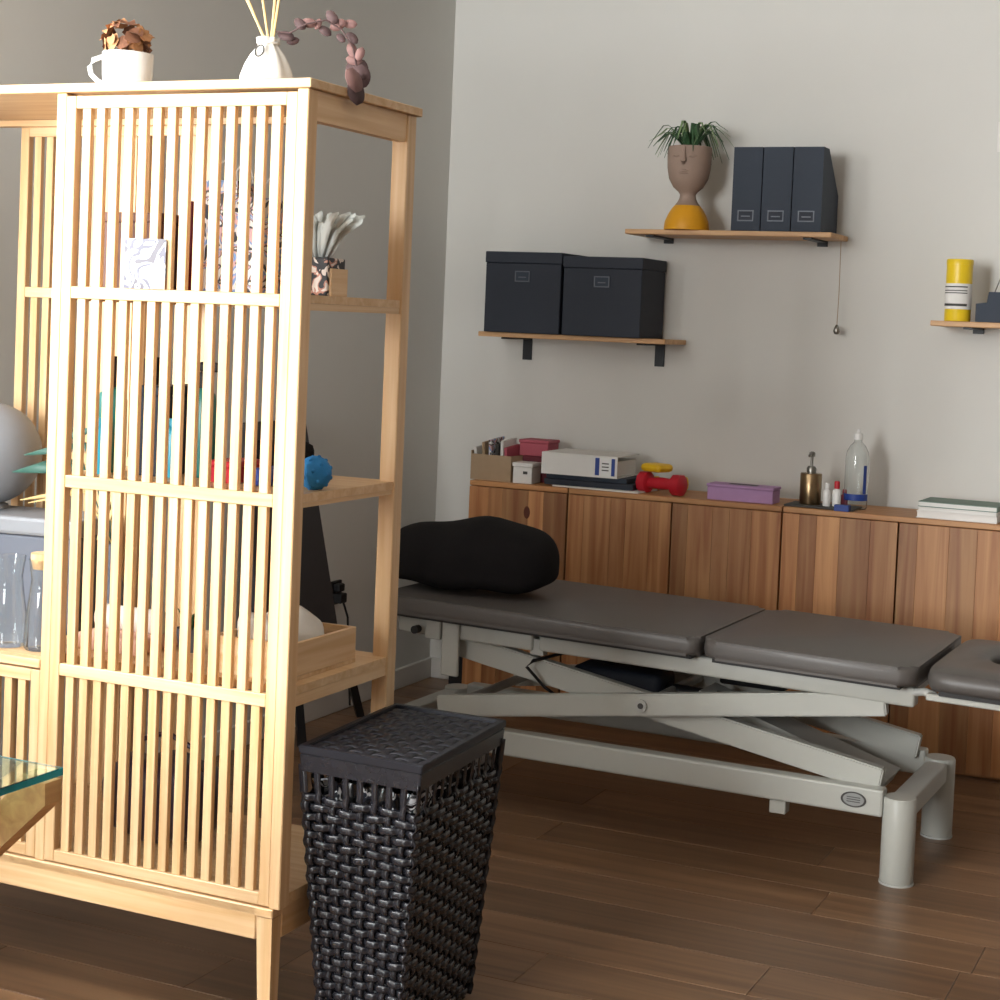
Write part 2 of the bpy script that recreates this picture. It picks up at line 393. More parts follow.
# base
obj('base_apron', box(-CW+.03, -.05, -.004, .016, .203, .2665, .002, 1), 'bamx', CB)
obj('base_apron', box(-CW+.03, -.05, CDp-.02, CDp-.004, .203, .2665, .002, 1), 'bamx', CB)
obj('base_cap', box(-CW+.008, -.013, -.004, .03, .249, .2668, .002, 1), 'bamx', CB)
for x in (-CW+.012, -.034): obj('base_side', box(x, x+.022, .03, CDp-.03, .203, .2665, .002, 1), 'bamy', CB)
for x in (-CW+.012, -.05):
    for yy in (-.002, CDp-.036):
        bm = bmesh.new()
        sx = 1 if x > -.5 else -1
        x0, x1 = x, x+.036
        tx0, tx1 = (x0+.012, x1) if sx > 0 else (x0, x1-.012)
        v = [bm.verts.new(q) for q in ((tx0, yy+.002, 0), (tx1, yy+.002, 0), (tx1, yy+.028, 0), (tx0, yy+.028, 0), (x0, yy, .2485), (x1, yy, .2485), (x1, yy+.034, .2485), (x0, yy+.034, .2485))]
        for q in ((0, 1, 2, 3), (4, 5, 6, 7), (0, 1, 5, 4), (1, 2, 6, 5), (2, 3, 7, 6), (3, 0, 4, 7)): bm.faces.new([v[i] for i in q])
        obj('leg', bm, 'bamz', CB)

# ---- on top of the cabinet
ZT = 1.861
def mug():
    t = thing('mug', 'white ceramic cup on the bamboo cabinet top holding dried flower', 'cup', (-.501, .1, ZT))
    obj('body', lathe([(0, .001), (.044, .001), (.048, .004), (.051, .03), (.052, .074), (.049, .074), (.047, .03), (.043, .009), (0, .008)]), 'ceramic', t, smooth=True)
    pts = [(-.053, 0, .064), (-.068, 0, .069), (-.088, 0, .064), (-.097, 0, .05), (-.093, 0, .034), (-.076, 0, .02), (-.054, 0, .011)]
    obj('handle', tube(pts, .0055, 8), 'ceramic', t, smooth=True)
mug()
hd = thing('dried_flower', 'crumpled brown dried hydrangea head in the white cup', 'dried flower', (-.505, .1, ZT+.012))
obj('stem', tube([(0, 0, 0), (.003, 0, .04), (0, 0, .1)], .003, 6), 'dryfd', hd)
for i in range(44):
    th = random.random()*6.283; v = random.random(); rr = (.045 if v > .25 else .038)*math.sqrt(1-(v*.92)**2)
    c = Vector((rr*math.cos(th)*1.12, rr*math.sin(th), .072+v*.052))
    nn = Vector((c.x, c.y, (c.z-.075)*1.2)).normalized(); a = nn.cross(Vector((.3, .5, .8))).normalized(); b = nn.cross(a)
    bm = bmesh.new(); s = random.uniform(.012, .02); ctr = bm.verts.new(c+nn*.002); ring = []
    for k in range(7):
        an = k*6.283/7; q = s*random.uniform(.75, 1.1)
        ring.append(bm.verts.new(c+a*q*math.cos(an)+b*q*math.sin(an)+nn*random.uniform(-.006, .008)))
    for k in range(7): bm.faces.new((ctr, ring[k], ring[(k+1) % 7]))
    obj('petal', bm, random.choice(['dryfl', 'dryfl', 'dryfd']), hd, smooth='all')
rd = thing('reed_diffuser', 'white gathered-cloth reed diffuser with ring tag on the cabinet', 'diffuser', (-.16, .1, ZT))
bm = bmesh.new(); rings = []
prof = [(.05, 0), (.058, .004), (.056, .022), (.047, .045), (.036, .065), (.024, .08), (.0205, .086), (.023, .093), (.025, .101), (.0215, .1), (.016, .094)]
for j, (r, z) in enumerate(prof):
    row = []
    for i in range(48):
        an = 6.283*i/48; k = 1+.07*math.sin(an*9)*(1 if j < 8 else .8)*(z/.1+.25)
        row.append(bm.verts.new((r*k*.93*math.cos(an), r*k*.93*math.sin(an), z*.95)))
    rings.append(row)
for a, b in zip(rings, rings[1:]):
    for i in range(48): bm.faces.new((a[i], a[(i+1) % 48], b[(i+1) % 48], b[i]))
bm.faces.new(rings[0]); bm.faces.new(rings[-1])
obj('pouch', bm, 'cloth', rd, smooth='all')
obj('cord', lathe([(.0215, .083), (.024, .0855), (.0215, .088)], 24), 'cloth', rd, smooth=True)
bm = bmesh.new(); rgp = []
for k in range(25):
    an = 6.283*k/24; rgp.append((.0095*math.cos(an)+.002, -.034+.004*math.sin(an), .066+.0115*math.sin(an)))
obj('ring_tag', tube(rgp, .0016, 6, caps=False), 'ink', rd, smooth=True)
for (px, py, dx) in ((247, 0, -.006), (262, -6, 0), (275, 0, .006), (285, -40, .01), (236, -30, -.008)):
    p = on(px, py, 'y', .1) - Vector((-.16, .1, ZT)); s = Vector((dx, 0, .09)); e = s+(p-s)*1.5
    obj('reed', tube([s, e], .0026, 6), 'reed', rd)
# eucalyptus
eg = thing('eucalyptus_branch', 'arched dusty mauve dried eucalyptus branch drooping over the cabinet edge', 'dried branch', (0, .17, ZT))
P0 = Vector((0, .17, ZT))
path = [on(272, 31, 'y', .1), on(290, 33, 'y', .11), on(306, 24, 'y', .12), on(326, 20, 'y', .14), on(342, 30, 'y', .16), on(353, 48, 'y', .175), on(357, 70, 'y', .18), on(356, 96, 'x', .012)]
path = [p-P0 for p in path]
fine = []
for i in range(len(path)-1):
    for k in range(4): fine.append(path[i].lerp(path[i+1], k/4))
fine.append(path[-1])
obj('stem', tube(fine, .0018, 6), 'mauved', eg)
lp = [(286, 36, .018, .3, 1), (293, 41, .013, -.2, 1), (300, 24, .016, .8, 1), (309, 23, .016, .1, 0), (318, 24, .012, 2.0, 0), (325, 31, .015, .6, 1), (332, 17, .017, .9, 1), (338, 25, .018, -.4, 0), (341, 38, .012, .8, 1), (350, 24, .015, .1, 0), (352, 38, .016, .8, 1), (352, 50, .017, 1.2, 0), (360, 54, .015, 1.9, 0), (354, 60, .017, .2, 0), (357, 70, .027, 1.5, 1), (354, 80, .027, 1.4, 0), (360, 77, .025, 1.7, 1), (356, 92, .027, 1.5, 1)]
for i, (px, py, s, an, dk) in enumerate(lp):
    yy = .1+.08*min(1, (px-275)/75)
    c = (on(px, py, 'x', .016 if py > 80 else .012) if py > 78 else on(px, py, 'y', yy)) - P0
    d = (_r*math.cos(an)-_u*math.sin(an)+_f*random.uniform(-.3, .1)).normalized(); up = (-_f+_u*random.uniform(-.3, .4)).normalized()
    up = Vector((1, -.3, .1)) if py > 78 else up
    n = 7
    pts = [c+d*s*(2*k/n-1) for k in range(n+1)]
    obj('leaf', ribbon(pts, [max(.0008, s*(.85 if py > 66 else .6)*math.sqrt(max(0, 1-(2*k/n-1)**2))) for k in range(n+1)], up), 'mauve' if dk == 0 else 'mauved', eg, smooth='all')
# postcard on the door rail
a = on(122, 239, 'y', -.004)
pc = mark(obj('postcard', box(0, .1, -.001, 0, 0, .099), 'photo', None, (-.414, -.002, 1.4525), (math.radians(0), 0, 0)), 'small printed photo card propped on the slatted door rail', 'card')

# ---- inside the cabinet, upper shelf
S1, S2, S3, S4, SL = 1.453, 1.069, .695, .29, .682
def solid(name, label, cat, x0, x1, y0, y1, z0, z1, mat, bev=.002, group=None, rz=0):
    cx, cy = (x0+x1)/2, (y0+y1)/2
    return mark(obj(name, box(x0-cx, x1-cx, y0-cy, y1-cy, 0, z1-z0, bev, 2), mat, None, (cx, cy, z0), (0, 0, rz)), label, cat, group)
def carton(name, label, cat, x0, x1, y0, y1, z0, z1, mat, lidm, lh=.02):
    cx, cy = (x0+x1)/2, (y0+y1)/2
    t = thing(name, label, cat, (cx, cy, z0))
    obj('body', box(x0-cx, x1-cx, y0-cy, y1-cy, 0, z1-z0-lh, .002, 1), mat, t)
    obj('lid', box(x0-cx-.003, x1-cx+.003, y0-cy-.003, y1-cy+.003, z1-z0-lh+.0003, z1-z0, .002, 1), lidm, t)
    return t
carton('brown_box', 'brown cardboard box on the upper shelf behind the slatted door', 'box', -.555, -.41, .1, .3, S1, 1.61, 'brown', 'brown')
def book(name, label, x0, x1, y0, y1, z0, z1, cover, axis='x', group=None, cat='book', rz=0):
    cx, cy = (x0+x1)/2, (y0+y1)/2; hx, hy, h = (x1-x0)/2, (y1-y0)/2, z1-z0
    t = thing(name, label, cat, (cx, cy, z0), rz, group)
    c = .0022
    if axis == 'x':   # standing, spine to -y, thickness along x
        bm = box(-hx, -hx+c, -hy, hy, 0, h); box(hx-c, hx, -hy, hy, 0, h, bm=bm); box(-hx+c, hx-c, -hy, -hy+c, 0, h, bm=bm)
        obj('cover', bm, cover, t); obj('pages', box(-hx+c+.0002, hx-c-.0002, -hy+c+.0002, hy-.004, .003, h-.003), 'paper', t)
    else:             # lying, spine to +x
        bm = box(-hx, hx, -hy, hy, 0, c); box(-hx, hx, -hy, hy, h-c, h, bm=bm); box(hx-c, hx, -hy, hy, c, h-c, bm=bm)
        obj('cover', bm, cover, t); obj('pages', box(-hx+.003, hx-c-.0002, -hy+.003, hy-.003, c+.0002, h-c-.0002), 'paper', t)
    return t
book('book', 'dark red book standing on the upper shelf behind the slats', -.362, -.338, .11, .28, S1, 1.635, 'darkred')
def paperbag(x0, x1, y0, y1, h, label, mat='speck'):
    cx, cy = (x0+x1)/2, (y0+y1)/2; t = thing('gift_bag', label, 'bag', (cx, cy, S1), 0, None)
    hx, hy = (x1-x0)/2, (y1-y0)/2
    bm = bmesh.new(); n = 6; rows = []
    for j in range(n+1):
        z = h*j/n; k = 1-.25*(j/n)
        rows.append([bm.verts.new((sx*hx, sy*hy*k, z+random.uniform(-.003, .003)*(j == n))) for sx, sy in ((-1, -1), (0, -1.06), (1, -1), (1.0, 0), (1, 1), (0, 1.06), (-1, 1), (-1.0, 0))])
    for a, b in zip(rows, rows[1:]):
        for i in range(8): bm.faces.new((a[i], a[(i+1) % 8], b[(i+1) % 8], b[i]))
    bm.faces.new(rows[0]); obj('body', bm, mat, t)
    for s in (-1, 1):
        obj('handle', tube([(-hx*.5, s*hy*.72, h-.005), (-hx*.45, s*hy*.6, h+.03), (0, s*hy*.5, h+.045), (hx*.45, s*hy*.6, h+.03), (hx*.5, s*hy*.72, h-.005)], .0016, 6), 'paper', t)
paperbag(-.325, -.245, .12, .24, .225, 'taller speckled blue and white gift bag behind the slats')
paperbag(-.235, -.165, .1, .21, .19, 'shorter speckled gift bag behind the slats beside the floral pot')
# floral pot with plumes
fp = thing('floral_pot', 'square black and cream floral pot on the upper shelf', 'pot', (-.058, .165, S1))
bm = prism([(-.033, -.033), (.033, -.033), (.033, .033), (-.033, .033)], 0, .075, 'xy')
obj('body', box(-.034, .034, -.034, .034, 0, .076, .003, 2), 'floral', fp)
obj('wood_back', box(.0345, .0405, -.028, .034, 0, .055, .001, 1), 'bamy', fp)
pl = thing('dried_plumes', 'bundle of white feathery dried plumes in the floral pot', 'dried flowers', (-.058, .165, S1+.0765))
for i in range(30):
    a = random.uniform(-1, 1); b = random.uniform(-1, 1); L_ = random.uniform(.07, .105)
    lean = .55+.35*a
    base = Vector((.018*a, .018*b, 0)); tip = base+Vector((L_*(.2+.6*a), L_*.3*b, L_*(1-.12*abs(a))))
    mid = base.lerp(tip, .5)+Vector((-.006, 0, .012))
    pts = [base, base.lerp(mid, .6), mid, mid.lerp(tip, .6), tip+Vector((.006, 0, -.004))]
    obj('plume', ribbon(pts, [.002, .006, .009, .009, .003], (.2, -1, .3)), 'plume', pl, smooth='all')

# ---- middle shelf
def pump_bottle(name, label, x, y, z, r, h, cap, body, capm='blackp', group=None):
    t = thing(name, label, 'bottle', (x, y, z), 0, group)
    obj('body', lathe([(0, .0005), (r*.95, .0005), (r, .005), (r, h*.84), (r*.85, h*.93), (r*.45, h*.99), (r*.45, h), (0, h)], 24), body, t, smooth=True)
    obj('cap', lathe([(0, h+.0003), (r*.62, h+.0003), (r*.62, h+cap), (r*.5, h+cap+.004), (0, h+cap+.004)], 20), capm, t, smooth=True)
    return t
for i, (x, yy, lb) in enumerate(((-.528, .12, 'teal bottle with black cap next to the door end of the middle shelf'), (-.487, .2, 'teal bottle with black cap beside the navy box on middle shelf'))):
    pump_bottle('teal_bottle', lb, x, yy, S2, .031, .178, .06, 'teal', group='teal bottles behind the slats')
pump_bottle('water_bottle', 'slim bright cyan bottle behind the slats', -.515, .065, S2, .016, .1, .012, 'cyan', 'cyan')
carton('navy_box', 'navy box on the middle shelf behind the slats', 'box', -.448, -.395, .1, .28, S2, 1.255, 'navy', 'navy')
pump_bottle('spray_bottle', 'bright cyan flask beside the tall teal spray bottle', -.372, .12, S2, .018, .105, .012, 'cyan', 'cyan')
sp = pump_bottle('spray_bottle', 'tall teal spray bottle with black nozzle on middle shelf', -.332, .17, S2, .026, .185, .03, 'teal')
obj('nozzle', box(-.012, .05, -.008, .008, .219, .239, .004, 2), 'blackp', sp)
carton('red_box', 'small red box on the middle shelf behind the slats', 'box', -.272, -.205, .1, .2, S2, 1.113, 'red', 'red', .012)
solid('dark_pouch', 'black zip pouch behind the red box', 'pouch', -.29, -.17, .26, .36, S2, 1.145, 'blackcloth', .02)
solid('blue_pouch', 'dark blue pouch beside the red box on the middle shelf', 'pouch', -.17, -.12, .09, .19, S2, 1.105, 'blue', .012)
sb = thing('massage_ball', 'bright blue textured massage ball on the open cabinet shelf', 'ball', (-.033, .125, S2))
obj('ball', blob(.034, .034, .034, nu=28, nv=16), 'bluecard', sb, (0, 0, .034), smooth='all')
for i in range(26):
    z = 1-2*(i+.5)/26; an = i*2.4; r = math.sqrt(1-z*z)
    o = obj('nub', blob(.0045, .0045, .0045, nu=8, nv=5), 'bluecard', sb, (r*math.cos(an)*.033, r*math.sin(an)*.033, .034+z*.033), smooth='all') if i == 0 else dup(o, sb, (r*math.cos(an)*.033, r*math.sin(an)*.033, .034+z*.033))
# ---- lower shelf
bk = thing('towel_stack', 'white rolled towel lying on peach towels behind the slats', 'towel', (-.5, .17, S3))
obj('folded_towel', box(-.085, .085, -.09, .1, 0, .035, .012, 3), 'towel', bk, smooth=True)
bm = tube([(-.082, 0, .058), (-.078, 0, .058), (.078, 0, .058), (.082, 0, .058)], [.012, .026, .026, .012], 20)
obj('rolled_towel', bm, 'cloth', bk, smooth=True)
sp = thing('small_plant', 'small green plant with white flowers in a grey cup behind slats', 'plant', (-.37, .2, S3))
obj('pot', lathe([(0, .0005), (.022, .0005), (.03, .05), (.027, .05), (.024, .04), (0, .04)], 20), 'greybox', sp, smooth=True)
for i in range(14):
    an = i*2.4; q = .02+.02*random.random()
    obj('leaf', ribbon([(0, 0, .04), (q*.5*math.cos(an), q*.5*math.sin(an), .07), (q*math.cos(an), q*math.sin(an), .085+random.uniform(-.01, .02))], [.002, .008, .001], (math.cos(an), math.sin(an), .8)), 'leaf' if i % 4 else 'plume', sp)
wc = thing('wooden_crate', 'open bamboo box on the lowest open shelf holding white cloth', 'box', (-.125, .185, S3+.0005))
hx, hy, hh = .094, .125, .074
for nm, bb in (('base', box(-hx, hx, -hy, hy, 0, .008)), ('side', box(hx-.01, hx, -hy, hy, .0083, hh, .001, 1)), ('side', box(-hx, -hx+.01, -hy, hy, .0083, hh, .001, 1)), ('end', box(-hx+.0103, hx-.0103, -hy, -hy+.01, .0083, hh)), ('end', box(-hx+.0103, hx-.0103, hy-.01, hy, .0083, hh))):
    obj(nm, bb, 'bamy' if nm == 'side' else 'bamx', wc)
def crumple(p):
    return Vector((p.x+.006*math.sin(p.y*60+p.z*40), p.y+.008*math.sin(p.x*50), p.z+.008*math.sin(p.x*45+p.y*38)))
mark(obj('cloth_bundle', blob(.078, .095, .052, .8, .7, fn=crumple), 'cloth', None, (-.125, .17, S3+.068), smooth='all'), 'crumpled white cloth in the bamboo box on the lowest shelf', 'cloth')
# ---- cabinet floor
bgt = thing('shoulder_bag', 'dark purple shiny bag on the cabinet floor behind the slats', 'bag', (-.42, .2, S4))
obj('body', blob(.13, .09, .085, .6, .6, fn=crumple), 'purple', bgt, (0, 0, .088), smooth='all')
obj('strap', tube([(-.09, 0, .15), (-.07, 0, .2), (0, 0, .225), (.07, 0, .2), (.09, 0, .15)], .006, 8), 'purple', bgt, smooth=True)
# ---- left half, on the low board
gb = thing('storage_box', 'pale grey lidded storage box on the low board behind carafes', 'box', (-.87, .3, SL), math.radians(8))
obj('body', box(-.15, .15, -.085, .085, 0, .215, .006, 2), 'greybox', gb)
obj('lid', box(-.157, .157, -.092, .092, .2155, .256, .008, 2), 'globe', gb)
bl = thing('globe_lamp', 'pale grey globe lamp standing on the storage box', 'lamp', (-1.015, .3, SL+.2565))
obj('base', lathe([(0, .0003), (.045, .0003), (.045, .008), (.03, .014), (0, .014)], 28), 'globe', bl, smooth=True)
obj('globe', blob(.118, .118, .118, nu=48, nv=28), 'globe', bl, (0, 0, .126), smooth='all')
def carafe(x, y, label):
    t = thing('carafe', label, 'carafe', (x, y, SL), 0, 'glass carafes on the low cabinet board')
    o = [(0, .001), (.036, .001), (.039, .006), (.038, .06), (.03, .12), (.027, .15), (.033, .192)]
    i = [(.0305, .192), (.0245, .15), (.0275, .12), (.0355, .06), (.0365, .009), (0, .006)]
    obj('glass_body', lathe(o+i, 32), 'glass', t, smooth=True)
    return t
carafe(-.752, .08, 'clear glass carafe without lid on the low board')
c2 = carafe(-.668, .09, 'clear glass carafe with a wooden stopper on the low board')
obj('stopper', lathe([(0, .172), (.024, .172), (.029, .194), (.029, .205), (0, .205)], 24), 'bamz', c2, smooth=True)
sg = thing('leaf_vase', 'small bottle vase with sage leaf and dried straw sprigs', 'vase', (-.655, .3, SL))
obj('vase', lathe([(0, .0005), (.03, .0005), (.034, .02), (.03, .1), (.014, .16), (.012, .2), (.015, .205), (.01, .204), (.009, .15), (0, .1)], 24), 'greybox', sg, smooth=True)
B = Vector((-.655, .3, SL))
for i, (px, py, mt, wd) in enumerate(((12, 472, 'sage', .016), (24, 455, 'sage', .011), (20, 500, 'straw', .006), (28, 503, 'straw', .004), (110, 520, 'straw', .006), (97, 540, 'straw', .005), (60, 440, 'sage', .012))):
    tip = on(px, py, 'y', .22)-B; st = Vector((0, 0, .2)); tp = Vector((tip.x*.35, tip.y*.3, max(.3, tip.z+.03)))
    pts = [st, st.lerp(tp, .6), tp, tp.lerp(tip, .5), tip]
    obj('sprig', ribbon(pts, [.0015, .0015, wd*.5, wd, .001], (.1, -1, .5)), mt, sg, smooth='all')

# ------------------------------------------------------------------ laundry hamper
HM = thing('laundry_hamper', 'black woven strap laundry hamper with flat lid beside bamboo cabinet', 'hamper', (0, 0, 0))
HT = .588
def corner(px, py, z): v = on(px, py, 'z', z); return Vector((v.x+.01, v.y))
TC = [corner(297, 751, HT-.014), corner(416, 772, HT-.014), corner(499, 726, HT-.014), corner(391, 709, HT-.014)]
cen = sum(TC, Vector((0, 0)))/4
BR = Vector((.205, .43))
BC = []
for i, c in enumerate(TC):
    d = c-cen; BC.append(cen+Vector((d.x*.66, d.y*.80)))
sh = BR-BC[2]; BC = [c+sh*.6 for c in BC]
def hcorner(i, z): return BC[i].lerp(TC[i], z/(HT-.014))
NC = [8, 11, 8, 11]
def perim(z, off):
    """points around the rounded rectangle: list of (pos, outward normal, stake index float)"""
    out = []; k0 = 0
    for s in range(4):
        a, b = hcorner(s, z), hcorner((s+1) % 4, z)
        d = (b-a); nrm = Vector((d.y, -d.x)).normalized()
        n = NC[s]*6
        for k in range(n):
            t = k/n; p = a+d*t
            # soften the corners
            e = min(t, 1-t)*d.length
            out.append((p, nrm, k0+t*NC[s], e))
        k0 += NC[s]
    return out
rows = 27; rh = .0178
for j in range(rows):
    z0 = .012+j*rh; z1 = z0+rh*.95
    bm = bmesh.new(); ring = []
    for p, nrm, si, e in perim((z0+z1)/2, 0):
        amp = math.cos(math.pi*si+math.pi*j)
        off = .0036*max(-1, min(1, amp*2.2))
        q = p+nrm*off
        zm = 0.002*math.sin(si*1.3+j)
        ring.append([bm.verts.new((q.x+nrm.x*c, q.y+nrm.y*c, zz+zm)) for c, zz in ((-.0004, z0+.0004), (.0018, z0+.004), (.0027, (z0+z1)/2), (.0018, z1-.004), (-.0004, z1-.0004), (-.0018, z1-.002), (-.0018, z0+.002))])
    n = len(ring)
    for i in range(n):
        a, b = ring[i], ring[(i+1) % n]
        for k in range(7): bm.faces.new((a[k], a[(k+1) % 7], b[(k+1) % 7], b[k]))
    obj('weave_strip', bm, 'wicker', HM, smooth='all')
kk = 0
for s in range(4):
    for k in range(NC[s]):
        t = (k+.0)/NC[s]; bm = bmesh.new(); pts = []; prev = None
        for j in range(2*rows+8):
            z = .006+j*rh/2
            if z > HT-.03: break
            a, b = hcorner(s, z), hcorner((s+1) % 4, z); d = b-a; nrm = Vector((d.y, -d.x)).normalized(); tg = d.normalized()
            p = a+d*t
            jr = (z-.012)/rh-.5
            off = -.0042*math.cos(math.pi*jr)*math.cos(math.pi*kk) if jr < rows else 0
            q = p+nrm*off; w_ = .0068 if k else .009
            cur = [bm.verts.new((q.x+tg.x*sx*w_+nrm.x*c, q.y+tg.y*sx*w_+nrm.y*c, z)) for sx, c in ((-1, .0008), (1, .0008), (1, -.0008), (-1, -.0008))]
            if prev:
                for i in range(4): bm.faces.new((prev[i], prev[(i+1) % 4], cur[(i+1) % 4], cur[i]))
            else: bm.faces.new(cur)
            prev = cur
        bm.faces.new(prev[::-1])
        obj('stake', bm, 'wicker', HM, smooth='all'); kk += 1
def frame_ring(z0, z1, o, i):
    bm = bmesh.new(); L = []
    for (zz, off) in ((z0, o), (z1, o), (z1, -i), (z0, -i)):
        row = []
        for s in range(4):
            c = hcorner(s, min(zz, HT)); d = (c-cen).normalized()
            dd = Vector((math.copysign(1, d.x), math.copysign(1, d.y)))
            row.append(bm.verts.new((c.x+dd.x*off, c.y+dd.y*off, zz)))
        L.append(row)
    for k in range(4):
        a, b = L[k], L[(k+1) % 4]
        for s in range(4): bm.faces.new((a[s], a[(s+1) % 4], b[(s+1) % 4], b[s]))
    bmesh.ops.bevel(bm, geom=bm.edges[:], offset=.0018, segments=2, affect='EDGES')
    return bm
obj('rim', frame_ring(HT-.052, HT-.017, .003, .005), 'wicker', HM, smooth=True)
obj('lid_frame', frame_ring(HT-.016, HT, .004, .012), 'wickerlid', HM, smooth=True)
bm = bmesh.new()
bm.faces.new([bm.verts.new((hcorner(s, HT).x, hcorner(s, HT).y, HT-.009)) for s in range(4)])
lidp = obj('lid_panel', bm, 'wickerlid', HM)
# woven straps on the lid
def lidpt(u, v): 
    a = TC[0].lerp(TC[1], u); b = TC[3].lerp(TC[2], u); return a.lerp(b, v)
for fam, n in ((0, 9), (1, 13)):
    for i in range(n):
        c = .06+.88*(i+.5)/n; bm = bmesh.new(); prev = None; m = 60; w_ = .4*.88/n
        for j in range(m+1):
            t = .05+.9*j/m; ph = (t-.06)/.88*(13 if fam == 0 else 9)-.5
            z = HT-.005+.0016*math.cos(math.pi*(ph+i))*(1 if fam == 0 else -1)
            pa, pb = (lidpt(c-w_, t), lidpt(c+w_, t)) if fam == 0 else (lidpt(t, c-w_), lidpt(t, c+w_))
            cur = [bm.verts.new((q.x, q.y, z+h)) for q, h in ((pa, .0007), (pb, .0007), (pb, -.0007), (pa, -.0007))]
            if prev:
                for k in range(4): bm.faces.new((prev[k], prev[(k+1) % 4], cur[(k+1) % 4], cur[k]))
            prev = cur
        obj('lid_strap', bm, 'wickerlid', HM, smooth='all')
bm = bmesh.new(); prev = None; N_ = 96; rws = []
for z in (.02, .12, .25, .38, .44, .47, .5, .518):
    row = []
    pp = perim(z, 0); n = len(pp)
    for i, (p, nrm, si, e) in enumerate(pp):
        o = -.016-(.006+.006*math.sin(si*3.1+z*70)+.004*math.sin(si*7.7-z*120)); q = p+nrm*o
        # keep clear of the corner overlap
        q = q.lerp(cen, .03)
        row.append(bm.verts.new((q.x, q.y, z)))
    rws.append(row)
for a, b in zip(rws, rws[1:]):
    for i in range(len(a)): bm.faces.new((a[i], a[(i+1) % len(a)], b[(i+1) % len(a)], b[i]))
bm.faces.new(rws[0])
mark(obj('liner_bag', bm, 'bag', None, smooth='all'), 'crumpled black and white plastic bag lining the woven hamper', 'plastic bag')

# ------------------------------------------------------------------ treatment table
TB = thing('treatment_table', 'low grey adjustable massage table with scissor frame and three pads', 'massage table', (.846, 1.642, 0), math.radians(-1.1))
SLP = .017   # the lifting frame rises slightly to the foot end
def up(bm):
    for v in bm.verts: v.co.z += -SLP*v.co.x
    return bm
BWD = .487
for yy in (0, BWD):
    for x in (0, -1.56):
        o = obj('foot', lathe([(0, .006), (.042, .006), (.0435, .009), (.0435, .222), (.041, .227), (0, .227)], 32), 'frame', TB, (x, yy, 0), smooth=True)
        obj('foot_cap', lathe([(0, 0), (.045, 0), (.045, .0058), (0, .0058)], 32), 'framed', TB, (x, yy, 0), smooth=True)
for yy in (-.03, BWD-.02): obj('base_rail', box(-1.52, -.039, yy, yy+.05, .172, .243, .006, 2), 'frame', TB)
for x in (-.03, -1.59): obj('cross_bar', box(x, x+.06, .0436, BWD-.0436, .168, .222, .005, 2), 'framed', TB)
seal = lathe([(0, .0001), (.034, .0001), (.034, .0012), (0, .0012)], 32)
for v in seal.verts: v.co = Vector((v.co.x, -v.co.z, v.co.y*.6))
sl = obj('maker_seal', seal, 'seal', TB, (-.115, -.0305, .209))
rg = lathe([(.028, .0013), (.031, .0022), (.034, .0013)], 32)
for v in rg.verts: v.co = Vector((v.co.x, -v.co.z, v.co.y*.6))
obj('seal_ring', rg, 'ink', sl)
for k in (-1, 0, 1): obj('seal_line', box(-.018, .018, -.0022, -.0013, k*.006-.001, k*.006+.001), 'ink', sl)
obj('caster_tab', box(-.345, -.3, -.02, .02, .135, .1718, .002, 1), 'frame', TB)
# upper frame
for yy in (-.03, BWD-.02):
    obj('top_rail', up(box(-1.04, .03, yy, yy+.05, .469, .522, .008, 3)), 'frame', TB, smooth=True)
    obj('top_rail', up(box(-1.50, -1.06, yy, yy+.05, .466, .519, .008, 3)), 'frame', TB, smooth=True)
    obj('hinge_bar', up(box(-1.07, -1.03, yy+.01, yy+.04, .455, .50)), 'framed', TB)
for x in (.0, -.55, -1.45): obj('cross_bar', up(box(x-.03, x+.005, .0205, BWD-.0205, .475, .515, .003, 1)), 'framed', TB)
for yy in (-.045,):
    obj('bracket', up(box(-1.345, -1.29, yy, yy+.014, .36, .535, .003, 1)), 'frame', TB)
obj('bracket', up(box(-1.40, -1.35, -.046, -.031, .46, .54, .003, 1)), 'frame', TB)
obj('lock_knob', tube([(-1.42, -.05, .51), (-1.42, -.075, .51)], .012, 12), 'blackp', TB, smooth=True)
# scissor arms
def arm(x0, z0, x1, z1, yy, h, mat='frame', w_=.035):
    d = Vector((x1-x0, z1-z0)).normalized(); n = Vector((-d.y, d.x))*h/2
    bm = prism([(x0-n.x, z0-n.y), (x1-n.x, z1-n.y), (x1+n.x, z1+n.y), (x0+n.x, z0+n.y)], yy, yy+w_, 'xz')
    bmesh.ops.bevel(bm, geom=bm.edges[:], offset=.004, segments=2, affect='EDGES')
    return obj('scissor_arm', bm, mat, TB, smooth=True)
for yy, dy in ((-.028, 1), (BWD-.007, -1)):
    arm(-1.36, .285, -.045, .468, yy, .062)
    arm(-1.33, .468, -.055, .255, yy+.037*dy, .068)
for x, z in ((-1.3, .30), (-.72, .372)): obj('axle', tube([(x, .012, z), (x, BWD-.012, z)], .014, 14), 'framed', TB, smooth=True)
bl = obj('pivot_bolt', tube([(-.72, -.029, .374), (-.72, -.036, .374)], .017, 18), 'framed', TB, smooth=True)
obj('bolt_core', tube([(-.72, -.0362, .374), (-.72, -.039, .374)], .008, 14), 'ink', bl, smooth=True)
